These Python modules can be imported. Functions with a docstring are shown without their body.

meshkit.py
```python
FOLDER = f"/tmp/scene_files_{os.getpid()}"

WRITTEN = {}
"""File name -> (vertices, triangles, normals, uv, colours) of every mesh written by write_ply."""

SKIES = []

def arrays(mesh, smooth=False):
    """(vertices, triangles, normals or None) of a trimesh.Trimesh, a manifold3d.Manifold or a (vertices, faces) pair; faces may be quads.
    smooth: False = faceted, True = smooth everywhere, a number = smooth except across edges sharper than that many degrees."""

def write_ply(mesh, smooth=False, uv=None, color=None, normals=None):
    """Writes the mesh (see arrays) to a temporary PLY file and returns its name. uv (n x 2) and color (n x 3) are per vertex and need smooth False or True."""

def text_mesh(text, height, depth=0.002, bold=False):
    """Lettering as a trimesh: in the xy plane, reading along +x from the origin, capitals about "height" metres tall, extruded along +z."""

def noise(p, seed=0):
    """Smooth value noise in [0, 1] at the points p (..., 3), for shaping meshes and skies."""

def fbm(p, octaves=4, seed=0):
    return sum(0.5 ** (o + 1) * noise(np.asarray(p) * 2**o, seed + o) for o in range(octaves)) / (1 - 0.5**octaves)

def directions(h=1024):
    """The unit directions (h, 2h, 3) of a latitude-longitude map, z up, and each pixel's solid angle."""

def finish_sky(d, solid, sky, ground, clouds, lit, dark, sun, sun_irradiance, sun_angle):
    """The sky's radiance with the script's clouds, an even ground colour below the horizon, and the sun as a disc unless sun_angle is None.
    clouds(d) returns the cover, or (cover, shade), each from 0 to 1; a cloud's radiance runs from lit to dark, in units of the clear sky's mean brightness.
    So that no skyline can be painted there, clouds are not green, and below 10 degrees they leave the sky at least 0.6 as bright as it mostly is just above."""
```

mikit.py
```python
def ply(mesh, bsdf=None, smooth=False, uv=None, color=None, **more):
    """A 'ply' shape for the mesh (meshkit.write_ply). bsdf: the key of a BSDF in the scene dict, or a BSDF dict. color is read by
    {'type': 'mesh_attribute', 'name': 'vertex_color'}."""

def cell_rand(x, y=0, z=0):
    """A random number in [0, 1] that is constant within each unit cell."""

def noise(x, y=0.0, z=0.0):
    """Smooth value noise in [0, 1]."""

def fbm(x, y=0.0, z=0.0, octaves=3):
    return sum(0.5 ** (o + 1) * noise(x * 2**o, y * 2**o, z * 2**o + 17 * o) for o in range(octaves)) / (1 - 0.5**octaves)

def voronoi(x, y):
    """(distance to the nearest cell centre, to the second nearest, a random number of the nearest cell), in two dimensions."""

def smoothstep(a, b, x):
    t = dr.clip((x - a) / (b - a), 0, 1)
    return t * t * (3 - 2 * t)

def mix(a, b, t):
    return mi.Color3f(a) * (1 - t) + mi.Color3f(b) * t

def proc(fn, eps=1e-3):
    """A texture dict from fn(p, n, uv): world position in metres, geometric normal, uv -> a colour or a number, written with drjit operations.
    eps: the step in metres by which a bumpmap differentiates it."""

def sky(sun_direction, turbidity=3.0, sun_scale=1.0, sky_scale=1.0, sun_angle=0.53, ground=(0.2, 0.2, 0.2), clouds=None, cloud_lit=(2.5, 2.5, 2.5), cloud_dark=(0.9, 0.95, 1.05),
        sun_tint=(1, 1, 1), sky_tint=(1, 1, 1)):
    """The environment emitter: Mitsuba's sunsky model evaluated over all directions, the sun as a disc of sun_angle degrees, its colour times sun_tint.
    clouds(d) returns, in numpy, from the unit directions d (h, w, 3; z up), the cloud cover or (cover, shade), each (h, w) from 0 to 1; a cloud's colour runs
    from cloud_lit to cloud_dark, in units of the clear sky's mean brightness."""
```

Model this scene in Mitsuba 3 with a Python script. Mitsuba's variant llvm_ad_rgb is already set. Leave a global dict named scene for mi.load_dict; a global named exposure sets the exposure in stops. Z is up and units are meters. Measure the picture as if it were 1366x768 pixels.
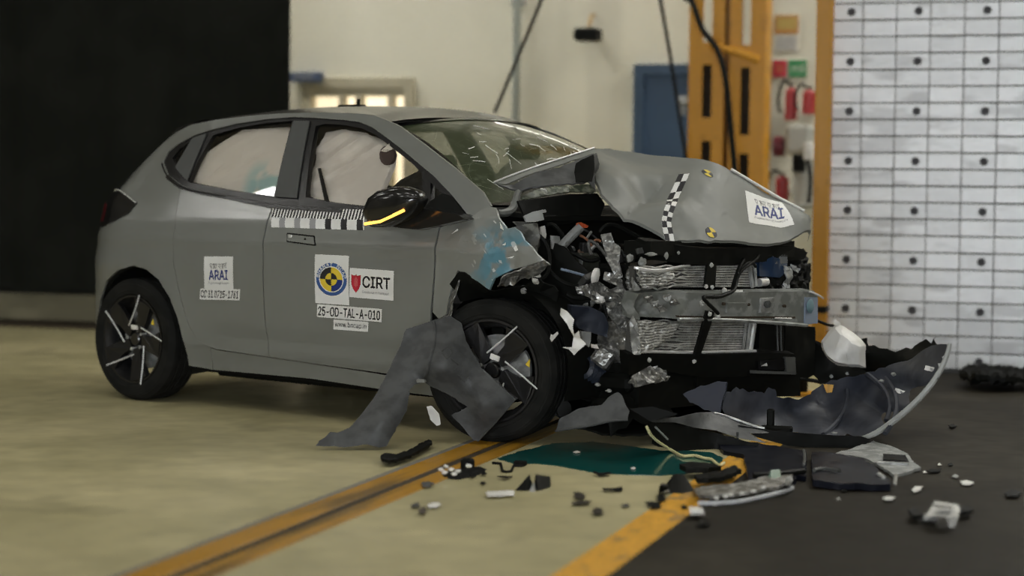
import math, random
import numpy as np, trimesh, shapely
import mitsuba as mi, drjit as dr
import mikit, meshkit
from mikit import noise, fbm, voronoi, cell_rand, smoothstep, mix, proc
from shapely.geometry import Polygon, LineString, Point
from scipy.spatial import Delaunay
from scipy.interpolate import RBFInterpolator

T = mi.ScalarTransform4f
scene, labels = {}, {}
RNG = random.Random(7)

# ---------------------------------------------------------------- camera, light, exposure
FOV = 29.335
CAM = np.array([0, 0, 1.1074])
LOOK, UPV = np.array([-0.292848, 0.95481, -0.050778]), np.array([-0.026265, 0.045053, 0.998639])
scene['camera'] = {'type': 'thinlens', 'fov': FOV, 'fov_axis': 'x', 'aperture_radius': 0.030, 'focus_distance': 8.7,
                   'to_world': T().look_at(origin=CAM.tolist(), target=(CAM+LOOK).tolist(), up=UPV.tolist())}
exposure = 0.0
LAMP_COLOR = np.array((1.0, .985, .93))
# (x, y, length along x, length along y, radiance) of the strip lamps under the hall's ceiling, z = 6.4
LAMPS = ([(x, y, 1.5, .35, p) for y, p in ((1.5, 11.0), (5.4, 17.0)) for x in (-7.5, -4.5, -1.5, 1.5)]
         + [(-12.2, 7.5, 1.5, .5, 26.0), (-19.4, 2.1, 1.6, .35, 26.0), (-15.5, 2.1, 1.6, .35, 14.0), (-15.5, 7.2, 1.5, .35, 14.0)]
         + [(x, 10.6, 1.5, .35, p) for x, p in ((-10.5, 10.0), (-7.5, 10.0), (-4.5, 8.0), (-1.5, 8.0))]
         + [(x, 11.4, 1.5, .35, p) for x, p in ((1.4, 34.0), (4.4, 66.0))]
         + [(x, 13.7, 1.5, .35, 80.0) for x in (-12.0, -9.0, -7.0, .8, 3.0)])
DAYLIGHT_FILL = 10.5      # radiance of the daylight put in as fill: added, unseen roller door behind the camera
LAMP_Z = 6.4

# ---------------------------------------------------------------- helpers
CARM = np.array([[0.926686, 0.375837, 0.0, -4.4666], [-0.375837, 0.926686, 0.0, 9.7559], [0.0, 0.0, 1.0, 0.0], [0.0, 0.0, 0.0, 1.0]])

def numbered(key, pool):
    if key not in pool:
        return key
    k = 1
    while f'{key}_{k:03d}' in pool:
        k += 1
    return f'{key}_{k:03d}'

TAKEN = set()
def put(name, mesh, mat, parent='', smooth=30, car=False, **more):
    """one mesh = one entry of the scene"""
    key = numbered((parent+'__' if parent else '')+name, TAKEN)
    TAKEN.add(key)
    if isinstance(mesh, list):
        mesh = trimesh.util.concatenate(mesh)
    if car:
        mesh = mesh.copy(); mesh.apply_transform(CARM)
    scene[key] = mikit.ply(mesh, mat, smooth=smooth, **more)
    return key

def thing(name, label, cat, group=None, kind=None):
    key = numbered(name, TAKEN)
    TAKEN.add(key)
    tag(key, label, cat, group, kind)
    return key

def tag(key, label=None, cat=None, group=None, kind=None):
    d = {}
    for k, v in (('label', label), ('category', cat), ('group', group), ('kind', kind)):
        if v: d[k] = v
    labels[key] = d
    return key

def struct(name, mesh, mat, smooth=False, label=None):
    key = put(name, mesh, mat, smooth=smooth)
    labels[key] = {'kind': 'structure'}
    if label: labels[key]['label'] = label
    return key

def box(x0, x1, y0, y1, z0, z1):
    m = trimesh.creation.box((x1-x0, y1-y0, z1-z0)); m.apply_translation(((x0+x1)/2, (y0+y1)/2, (z0+z1)/2)); return m

def rbox(x0, x1, y0, y1, z0, z1, r=.01):
    """box with chamfered edges"""
    pts = []
    for sx, sy, sz in np.ndindex(2, 2, 2):
        x, y, z = (x0, x1)[sx], (y0, y1)[sy], (z0, z1)[sz]
        dx, dy, dz = (r, -r)[sx], (r, -r)[sy], (r, -r)[sz]
        pts += [(x, y+dy, z+dz), (x+dx, y, z+dz), (x+dx, y+dy, z)]
    return trimesh.convex.convex_hull(np.array(pts))

def hull(pts):
    return trimesh.convex.convex_hull(np.array(pts, float))

def tube(pts, r, sides=8, cap=True, close=0):
    """a tube along a smoothed polyline"""
    p = np.array(pts, float)
    if len(p) > 2 and close >= 0:
        t = np.arange(len(p)); n = (len(p)-1)*6+1
        from scipy.interpolate import CubicSpline
        p = CubicSpline(t, p)(np.linspace(0, len(p)-1, n))
    d = np.gradient(p, axis=0); d /= np.linalg.norm(d, axis=1, keepdims=True)
    a = np.array([.31, .22, .93]); a = a-d[0]*(a@d[0]); a /= np.linalg.norm(a)
    rr = np.broadcast_to(r, len(p)) if np.ndim(r) < 1 or len(np.atleast_1d(r)) == len(p) else np.interp(np.linspace(0, 1, len(p)), np.linspace(0, 1, len(r)), r)
    V, F = [], []
    ang = np.arange(sides)/sides*2*np.pi
    for i in range(len(p)):
        a = a-d[i]*(a@d[i]); a /= np.linalg.norm(a); b = np.cross(d[i], a)
        V.append(p[i]+rr[i]*(np.cos(ang)[:, None]*a+np.sin(ang)[:, None]*b))
    V = np.concatenate(V)
    for i in range(len(p)-1):
        for k in range(sides):
            q, w = i*sides+k, i*sides+(k+1) % sides
            F += [(q, w, w+sides), (q, w+sides, q+sides)]
    n = len(V)
    V = np.vstack([V, p[0], p[-1]])
    for k in range(sides):
        F += [(n, (k+1) % sides, k), (n+1, n-sides+k, n-sides+(k+1) % sides)]
    return trimesh.Trimesh(V, F, process=False)

def cyl(p0, p1, r, sides=20, r1=None):
    p0, p1 = np.array(p0, float), np.array(p1, float)
    return tube([p0, p1], [r, r if r1 is None else r1], sides, close=-1)

def lathe(profile, n=48):
    """profile of (r, h) turned around +z"""
    pr = np.array(profile, float); ang = np.arange(n)/n*2*np.pi
    V = np.concatenate([np.c_[r*np.cos(ang), r*np.sin(ang), np.full(n, h)] for r, h in pr])
    F = []
    for i in range(len(pr)-1):
        for k in range(n):
            a, b = i*n+k, i*n+(k+1) % n
            F += [(a, b, b+n), (a, b+n, a+n)]
    return trimesh.Trimesh(V, F, process=False)

def crumple(p, scale, amp, seed=0):
    """sharp random folds"""
    p = np.c_[np.asarray(p, float)[:, :2]/scale, np.full(len(p), seed*3.7+.3)]
    a = 1-np.abs(2*meshkit.noise(p, seed)-1)
    q = p[:, [1, 0, 2]]*[1.9, 2.3, 1]+5.1
    b = 1-np.abs(2*meshkit.noise(q, seed+5)-1)
    return amp*(a-.6+.45*(b-.6))

def densify(ring, step):
    out = []
    for a, b in zip(ring, np.roll(ring, -1, 0)):
        k = max(1, int(math.ceil(np.linalg.norm(b-a)/step)))
        out += [a+(b-a)*i/k for i in range(k)]
    return np.array(out)

def ragged(pts, step, amp, seed=0):
    """an outline torn by amp"""
    r = densify(np.array(pts, float), step); g = np.random.default_rng(seed)
    return r+g.normal(0, amp, r.shape)

def tri2(poly, step):
    """(points, triangles) of a polygon with inner points"""
    if not poly.is_valid:
        poly = poly.buffer(0)
        if poly.geom_type != 'Polygon': poly = max(poly.geoms, key=lambda g: g.area)
    rings = [np.array(poly.exterior.coords)[:-1]]+[np.array(i.coords)[:-1] for i in poly.interiors]
    B = np.concatenate([densify(r, step) for r in rings])
    x0, y0, x1, y1 = poly.bounds
    gx, gy = np.meshgrid(np.arange(x0+step/2, x1, step), np.arange(y0+step/2, y1, step*.87))
    gx = gx+(np.arange(len(gx)) % 2)[:, None]*step/2
    G = np.c_[gx.ravel(), gy.ravel()]
    pts = shapely.points(G)
    keep = shapely.contains(poly, pts) & (shapely.distance(poly.boundary, pts) > step*.45)
    V = np.vstack([B, G[keep]])
    f = Delaunay(V).simplices
    cen = V[f].mean(1)
    inside = shapely.contains(poly.buffer(1e-7), shapely.points(cen))
    f = f[inside]
    a = V[f]; ar = (a[:, 1, 0]-a[:, 0, 0])*(a[:, 2, 1]-a[:, 0, 1])-(a[:, 1, 1]-a[:, 0, 1])*(a[:, 2, 0]-a[:, 0, 0])
    f = np.where((ar < 0)[:, None], f[:, ::-1], f)
    return V, f[np.abs(ar) > 1e-12]

def sheet(poly, surf, thick=.01, step=.03, off=0.0, bump=None):
    """a panel: the polygon laid on the surface at distance off, thick deep behind it"""
    if not isinstance(poly, Polygon):
        poly = Polygon(poly)
    uv, f = tri2(poly, step)
    o = np.full(len(uv), off) if bump is None else off+bump(uv)
    A, Bk = surf.at(uv, o), surf.at(uv, o-thick)
    n = len(uv)
    nr = np.cross(A[f[:, 1]]-A[f[:, 0]], A[f[:, 2]]-A[f[:, 0]]).sum(0)
    if nr @ (A-Bk).sum(0) < 0: f = f[:, ::-1]
    e = np.sort(np.vstack([f[:, [0, 1]], f[:, [1, 2]], f[:, [2, 0]]]), 1)
    d = np.vstack([f[:, [0, 1]], f[:, [1, 2]], f[:, [2, 0]]])
    _, idx, cnt = np.unique(e, axis=0, return_index=True, return_counts=True)
    bd = d[idx[cnt == 1]]
    walls = np.vstack([np.c_[bd[:, 1], bd[:, 0], bd[:, 0]+n], np.c_[bd[:, 1], bd[:, 0]+n, bd[:, 1]+n]])
    return trimesh.Trimesh(np.vstack([A, Bk]), np.vstack([f, f[:, ::-1]+n, walls]), process=False)

class Side:
    """the body side; sgn 1 is the car's right"""
    def __init__(self, sgn=1, extra=None): self.sgn, self.extra = sgn, extra
    def at(self, uv, off=0.0):
        uv = np.asarray(uv, float); y = y_side(uv[:, 0], uv[:, 1])+off
        if self.extra is not None: y = y+self.extra(uv)
        return np.c_[uv[:, 0], -self.sgn*y, uv[:, 1]]

class Patch:
    """a free surface through 3-D points, over their mean plane"""
    def __init__(self, pts, out=(.6, -.8, .1), kernel='thin_plate_spline', amp=0, scale=.1, seed=0, more=(), plane=None):
        P3 = np.array(list(pts)+list(more), float)
        self.c = P3.mean(0)
        if plane is None:
            n = np.linalg.svd(P3-self.c)[2][2]
        else:
            n = np.array(plane, float); n /= np.linalg.norm(n)
        if n @ np.array(out, float) < 0: n = -n
        up = np.array([0, 0, 1.]) if abs(n[2]) < .9 else np.array([0, 1., 0])
        self.e1 = np.cross(up, n); self.e1 /= np.linalg.norm(self.e1); self.e2 = np.cross(n, self.e1); self.n = n
        q = self.to2(P3); h = (P3-self.c)@n
        uq, ix = np.unique(np.round(q, 4), axis=0, return_index=True)
        self.flat = np.abs(h).max() < 1e-4 or len(ix) < 4
        if not self.flat: self.rbf = RBFInterpolator(q[ix], h[ix], kernel=kernel, degree=1)
        self.amp, self.scale, self.seed = amp, scale, seed
    def to2(self, p):
        p = np.atleast_2d(np.array(p, float))-self.c
        return np.c_[p@self.e1, p@self.e2]
    def at(self, uv, off=0.0):
        uv = np.asarray(uv, float)
        h = (0 if self.flat else self.rbf(uv))+off
        if self.amp: h = h+crumple(uv, self.scale, self.amp, self.seed)
        return self.c+uv[:, :1]*self.e1+uv[:, 1:2]*self.e2+(h*np.ones(len(uv)))[:, None]*self.n

def piece(pts, thick=.004, step=.03, amp=0, scale=.1, seed=0, out=(.6, -.8, .1), kernel='thin_plate_spline', more=(), rag=0, plane=None):
    """a panel through a 3-D outline (with inner points in more)"""
    s = Patch(pts, out, kernel, amp, scale, seed, more, plane)
    q = s.to2(pts)
    if rag: q = ragged(q, step, rag, seed)
    return sheet(Polygon(q), s, thick, step)

def poly_on(surf, quad, pts):
    """maps unit coordinates onto the parallelogram BL, BR, TL of a surface's uv"""
    BL, BR, TL = (np.array(q, float) for q in quad)
    p = np.asarray(pts, float)
    return BL+p[:, :1]*(BR-BL)+p[:, 1:2]*(TL-BL)

def decal(surf, quad, pts, off, thick=.0004, step=.02):
    return sheet(Polygon(poly_on(surf, quad, pts)), surf, thick, step, off)

UNIT = [(0, 0), (1, 0), (1, 1), (0, 1)]
def lettering(surf, quad, text, off=.0012, bold=False, box01=(0, 0, 1, 1), depth=.0004):
    """text filling the box (in unit coordinates) of a parallelogram on a surface"""
    m = meshkit.text_mesh(text, 1.0, .001, bold)
    v = np.array(m.vertices); lo, hi = v.min(0), v.max(0)
    u = (v[:, :2]-lo[:2])/(hi[:2]-lo[:2])
    u = np.array(box01[:2])+u*(np.array(box01[2:])-np.array(box01[:2]))
    w = off+(v[:, 2] > .0005)*depth
    p = surf.at(poly_on(surf, quad, u), w)
    m = trimesh.Trimesh(p, m.faces, process=False)
    return m

def strokes(surf, quad, lines, width, off=.0012, aspect=1.0):
    ms = []
    for ln in lines:
        g = LineString([(x*aspect, y) for x, y in ln]).buffer(width, cap_style=2)
        pts = [(x/aspect, y) for x, y in np.array(g.exterior.coords)[:-1]]
        ms.append(decal(surf, quad, pts, off, .0004, .05))
    return trimesh.util.concatenate(ms)

def arc(cx, cy, r, a0, a1, n=10, r2=None):
    a = np.radians(np.linspace(a0, a1, n)); return [(cx+r*math.cos(t), cy+(r2 or r)*math.sin(t)) for t in a]

def glyphs():
    """the four-sign Indic line above the Latin letters"""
    e = [[(0, 1), (.8, 1)], [(.7, 1), (.7, 0)], [(.15, 1), (.15, .55), (.35, .45), (.5, .15)]]
    aa = [[(0, 1), (1.1, 1)], [(.6, 1), (.6, 0)], [(1, 1), (1, 0)], arc(.2, .7, .2, 130, -90, 7)+[(.6, .5)], arc(.2, .28, .22, 90, -130, 7)]
    ra = [[(0, 1), (.6, 1)], arc(.2, .75, .22, 60, -120, 7)+[(.5, 0)]]
    ii = [[(0, 1), (.8, 1)], [(.4, 1), (.4, .78), (.15, .65), (.4, .45), (.6, .3), (.3, .1)], [(.4, 1), (.65, 1.25)]]
    out, x = [], 0
    for g, w, gap in ((e, .8, .35), (aa, 1.1, .05), (ra, .6, .35), (e, .8, .35), (aa, 1.1, .05), (ii, .8, 0)):
        out += [[(x+a, b) for a, b in ln] for ln in g]; x += w+gap
    return [[(a/x, b) for a, b in ln] for ln in out], x

# ---------------------------------------------------------------- the body side
from scipy.interpolate import PchipInterpolator as _PC
def _curve(k, v):
    f = _PC(np.array(k, float), np.array(v, float), extrapolate=False)
    return lambda x: f(np.clip(x, k[0], k[-1]))
_yf = _curve([.10,.20,.26,.32,.45,.60,.72,.84,.92,.97,1.02,1.12,1.25,1.38,1.45,1.50],
             [.775,.795,.812,.838,.852,.864,.868,.860,.846,.822,.796,.745,.675,.600,.556,.520])
_tf = _curve([-.80,-.25,.0,.3,1.7,2.1,2.5,2.8,3.0,3.15], [.94,.968,.985,1.0,1.0,.998,.985,.955,.90,.83])
_xa = _curve([.20,.25,.32,.45,.6,.75,.85,.93,1.0,1.05,1.1,1.2,1.3,1.35,1.4,1.45],
             [-.30,-.30,-.20,-.10,-.03,-.01,.0,-.02,-.12,-.14,-.09,-.06,-.02,.04,.15,.24])
_xr = _curve([.22,.32,.45,.6,.75,.88,.98,1.08,1.2,1.3,1.4,1.45,1.5],
             [-.56,-.62,-.67,-.69,-.68,-.65,-.60,-.53,-.43,-.31,-.17,-.08,.02])
def _y0(X, Z):
    y = _yf(Z)*_tf(X)
    y = y-np.where(Z > 1.0, np.clip((.35-X)/1.0, 0, 1)**1.5*.20*(Z-1.0)/.3, 0)   # the tail of the cabin narrows
    y = y+.010*np.exp(-((Z-.835)/.03)**2)                                        # shoulder crease
    y = y-.014*np.exp(-((Z-.36)/.045)**2)*np.clip((X-.5)/.2, 0, 1)*np.clip((2.3-X)/.2, 0, 1)
    r = np.hypot(X, Z-.314)
    return y+.016*np.exp(-((r-.40)/.06)**2)*np.clip((.8-Z)/.2, 0, 1)             # rear wheel arch lip
def y_side(X, Z):
    """half width of the car body at (X, Z), rounded off around the rear corner"""
    X, Z = np.broadcast_arrays(np.asarray(X, float), np.asarray(Z, float))
    xa, xr = _xa(Z), _xr(Z)
    t = np.clip((xa-X)/(xa-xr), 0, 1)
    return _y0(np.maximum(X, xa), Z)*np.maximum(1-t**2.4, 0)**(1/2.4)

# ---------------------------------------------------------------- materials
def rgb(r, g, b): return {'type': 'rgb', 'value': [float(r), float(g), float(b)]}
def srgb(r, g, b):
    f = lambda c: (c/255/12.92 if c/255 <= .04045 else ((c/255+.055)/1.055)**2.4)
    return [f(r), f(g), f(b)]
def mat(name, color, rough=.5, metal=0.0, coat=0.0, spec=.5, bump=None, bs=.002, **kw):
    c = color if isinstance(color, dict) else rgb(*color)
    b = {'type': 'principled', 'base_color': c, 'roughness': rough, 'metallic': metal, 'specular': spec, **kw}
    if coat: b.update(clearcoat=coat, clearcoat_gloss=.95)
    if bump is not None: b = {'type': 'bumpmap', 'scale': 1.0, 'tex': proc(bump), 'bsdf': b}
    scene['m_'+name] = {'type': 'twosided', 'bsdf': b}
    return 'm_'+name

CI = np.linalg.inv(CARM)
def to_car(p):
    return (float(CI[0, 0])*p.x+float(CI[0, 1])*p.y+float(CI[0, 3]), float(CI[1, 0])*p.x+float(CI[1, 1])*p.y+float(CI[1, 3]), p.z)

def floor_color(p, n, uv):
    a = fbm(p.x*1.3, p.y*1.3, 0, 4); b = fbm(p.x*9, p.y*9, 3, 3)
    c = mix((.355, .318, .175), (.45, .40, .228), smoothstep(.3, .7, a))
    c = c*(.86+.28*b)
    st = smoothstep(.70, .80, fbm(p.x*3.1+9, p.y*1.7, 5, 3))
    return c*(1-.16*st)
def floor_rough(p, n, uv):
    return .30+.20*fbm(p.x*4, p.y*4, 2, 3)
def dark_color(p, n, uv):
    a = fbm(p.x*1.7, p.y*1.1, 0, 4); b = fbm(p.x*14, p.y*14, 3, 2)
    c = mix((.018, .0155, .011), (.032, .028, .020), smoothstep(.3, .7, a))
    return c*(.8+.4*b)
def wall_color(p, n, uv):
    a = fbm(p.x*.8, p.y, p.z*.9, 4); s = fbm(p.x*2.3+4, p.z*.4, 1, 3)
    return mix((.60, .57, .45), (.68, .65, .525), a)*(1-.12*smoothstep(.6, .8, s))
def block_color(k):
    def f(p, n, uv):
        a = fbm(p.x*5, p.z*9, k, 4); s = smoothstep(.58, .75, fbm(p.x*3+k, p.z*13, 2, 4))
        c = mix((.74, .76, .775), (.86, .88, .89), a)*(1-.07*k)
        return mix(c, mi.Color3f(.30, .29, .29), .45*s)
    return f
def yellow_paint(p, n, uv):
    w = smoothstep(.62, .72, fbm(p.x*11, p.y*5, p.z*6, 4))
    return mix((.44, .20, .009), (.34, .15, .012), .6*w)
def line_paint(p, n, uv):
    w = smoothstep(.60, .72, fbm(p.x*13, p.y*7, 2, 4)); g = fbm(p.x*60, p.y*40, 3, 2)
    return mix(mi.Color3f(.60, .30, .02)*(.8+.4*g), (.24, .15, .06), .7*w)
def rail_paint(p, n, uv):
    w = smoothstep(.45, .75, fbm(p.x*16, p.y*1.2, 2, 4))
    return mix((.36, .18, .014), (.15, .085, .015), w)
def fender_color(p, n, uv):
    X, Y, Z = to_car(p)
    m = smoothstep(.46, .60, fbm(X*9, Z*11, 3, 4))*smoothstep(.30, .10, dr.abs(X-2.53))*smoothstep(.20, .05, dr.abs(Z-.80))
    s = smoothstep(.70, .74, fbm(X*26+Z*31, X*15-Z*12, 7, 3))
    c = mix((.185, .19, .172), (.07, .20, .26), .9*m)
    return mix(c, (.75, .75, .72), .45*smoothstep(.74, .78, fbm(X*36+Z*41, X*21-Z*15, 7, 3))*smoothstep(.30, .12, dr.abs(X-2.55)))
def dirty(c0, c1, sc=14.0, lo=.4, hi=.65):
    def f(p, n, uv):
        return mix(c0, c1, smoothstep(lo, hi, fbm(p.x*sc, p.y*sc, p.z*sc, 4)))
    return f
def paint_color(p, n, uv):
    return mi.Color3f(.185, .19, .172)*(.96+.08*fbm(p.x*3, p.y*3, p.z*3, 3))

def coated(name, tex, alpha):
    scene['m_'+name] = {'type': 'twosided', 'bsdf': {'type': 'roughplastic', 'diffuse_reflectance': tex, 'alpha': alpha, 'int_ior': 1.5, 'distribution': 'ggx'}}
    return 'm_'+name
PAINT = coated('car_paint', proc(paint_color), .045)
BENT = mat('bent_paint', proc(paint_color), .52, coat=.12, spec=.25, bump=lambda p, n, uv: .003*fbm(p.x*14, p.y*14, p.z*14, 3))
FENDER = mat('fender_paint', proc(fender_color), .34, coat=.7, bump=lambda p, n, uv: .010*fbm(p.x*16, p.y*16, p.z*16, 3))
UNDER = mat('inner_paint', proc(dirty((.035, .037, .037), (.07, .073, .072), 9)), .45)
BLACK = mat('black_plastic', (.0065, .007, .006), .5, spec=.08)
GLOSSB = mat('gloss_black', (.006, .006, .006), .12, coat=1.0)
SURROUND = mat('satin_surround', (.006, .006, .006), .3, spec=.35)
TRIM = mat('grey_trim', (.055, .058, .055), .5)
RUBBER = mat('rubber', proc(dirty((.008, .0085, .0075), (.013, .013, .0115), 12)), .8, spec=.15)
ALLOY = mat('dark_alloy', (.006, .006, .0065), .4, coat=.3)
SILVER = mat('silver_metal', (.70, .70, .68), .3, metal=.45)
STEEL = mat('dull_steel', proc(dirty((.20, .205, .195), (.42, .425, .41), 22, .3, .7)), .42, metal=.4)
ROUGHSTEEL = mat('crushed_steel', proc(dirty((.13, .13, .122), (.30, .30, .285), 60, .35, .70)), .30, metal=.6, bump=lambda p, n, uv: .016*fbm(p.x*30, p.y*30, p.z*30, 3))
ALU = mat('aluminium_fins', proc(dirty((.34, .34, .31), (.52, .52, .48), 30)), .5, metal=.2)
def streaks(p, n, uv):
    X, Y, Z = to_car(p)
    s = .5+.5*dr.sin(Z*520+9*fbm(Y*14, Z*9, 1, 3)); k = smoothstep(.45, .75, fbm(Y*40, Z*60, 5, 3))
    return mix(mix((.10, .10, .09), (.46, .455, .42), s), (.62, .62, .58), .6*k)
CRUSHFIN = mat('crushed_fins', proc(streaks), .35, metal=.3)
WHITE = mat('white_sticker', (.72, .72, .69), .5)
FLATBLACK = mat('satin_black', (.007, .008, .013), .35, spec=.10)
WPLAST = mat('white_plastic', proc(dirty((.62, .61, .57), (.75, .74, .70), 9)), .45)
INK = mat('black_ink', (.015, .015, .017), .6)
NAVY = mat('navy_ink', (.015, .03, .16), .6)
BLUEINK = mat('blue_ink', (.04, .09, .25), .6)
YELLOWINK = mat('yellow_ink', (.68, .50, .04), .6)
REDINK = mat('red_ink', (.42, .02, .035), .6)
GREENINK = mat('green_ink', (.03, .22, .07), .6)
GREYINK = mat('grey_ink', (.30, .30, .30), .6)
AIRBAG = mat('airbag_cloth', proc(dirty((.55, .50, .43), (.66, .61, .53), 6)), .9, sheen=.3)
def stain_color(p, n, uv):
    X, Y, Z = to_car(p)
    m = smoothstep(.42, .58, fbm(X*7, Z*9, 2, 3))*smoothstep(.62, .72, X)*smoothstep(1.26, 1.14, Z)
    return mix((.56, .51, .43), (.22, .40, .37), .75*m)
AIRSTAIN = mat('stained_airbag', proc(stain_color), .9, sheen=.3)
SEAT = mat('dark_fabric', (.03, .03, .032), .85)
DASH = mat('dash_plastic', (.05, .05, .048), .6)
FRAG = mat('scuffed_dark_plastic', proc(dirty((.048, .050, .050), (.078, .081, .080), 17, .3, .7)), .5, spec=.3)
COVER = mat('bumper_inside', proc(dirty((.030, .034, .045), (.060, .065, .078), 7, .3, .7)), .5, spec=.22)
TRIMPIECE = mat('chipped_grey', proc(dirty((.10, .095, .08), (.27, .262, .24), 45, .45, .6)), .5)
COPPER = mat('copper_wire', (.35, .16, .09), .4, metal=.5)
ORANGE = mat('orange_cap', (.50, .09, .03), .5)
BLUELENS = mat('blue_lens', (.012, .032, .075), .2, coat=.7)
NAVYPL = mat('navy_plastic', (.010, .014, .024), .4)
LAMPRED = mat('tail_red', (.05, .004, .006), .12, coat=1.0)
YELWIRE = mat('pale_yellow_wire', (.62, .58, .30), .5)
FLOOR = mat('concrete', proc(floor_color), proc(floor_rough), spec=.5)
DARKFLOOR = mat('dark_concrete', proc(dark_color), .65, spec=.1)
WALL = mat('cream_wall', proc(wall_color), .8)
HALL = mat('hall_wall', (.34, .32, .27), .85)
CURTAIN = mat('black_cloth', proc(dirty((.010, .0112, .0090), (.0132, .0144, .0116), 2)), .95, spec=.1)
BLOCKS = [mat(f'block_{k}', proc(block_color(k)), .32, spec=.7) for k in range(3)]
JOINT = mat('joint', (.10, .10, .10), .9)
SOCKET = mat('socket_grey', (.045, .045, .048), .6)
PLINTH = mat('plinth_paint', proc(dirty((.12, .11, .07), (.17, .155, .10), 3)), .7)
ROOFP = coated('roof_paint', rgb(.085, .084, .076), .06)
YELLOW = mat('yellow_steel', proc(yellow_paint), .45)
LINE = mat('line_paint', proc(line_paint), .5)
RAILP = mat('rail_paint', proc(rail_paint), .4)
SLOT = mat('dark_slot', (.035, .024, .012), .8)
DOORBLUE = mat('door_blue', (.030, .060, .105), .5)
DOORBLUE2 = mat('door_panel_blue', (.036, .075, .135), .45)
PIPEGREY = mat('pipe_grey', (.26, .28, .245), .6)
MACHINE = mat('machine_grey', (.36, .36, .32), .6)
REDPAINT = mat('red_paint', (.36, .03, .03), .4)
WINFRAME = mat('window_frame', (.42, .38, .27), .6)
PAPER = mat('poster_paper', (.55, .52, .44), .7)
PUDDLE = mat('coolant', (.003, .055, .050), .10, coat=1.0)
MIRRORGLASS = mat('mirror_glass', (.5, .5, .5), .05, metal=1.0)
scene['m_glass'] = {'type': 'thindielectric', 'int_ior': 1.5}
def crack_amount(p):
    X, Y, Z = to_car(p)
    u, v = Y*3.6, (X+.6*Z)*5.2
    d1, d2, _ = voronoi(u*2.1+.35*fbm(u*3, v*3, 1, 2), v*2.1)
    near = smoothstep(.42, .72, fbm(Y*2.1+3, X*2.6, Z, 3)+.25*smoothstep(1.2, 1.05, Z))
    dust = smoothstep(.5, .8, fbm(Y*33, X*33, Z*33, 3))
    return dr.clip(.55*smoothstep(.022, .006, d2-d1)*near+.30*dust*near, 0, 1)
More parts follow.
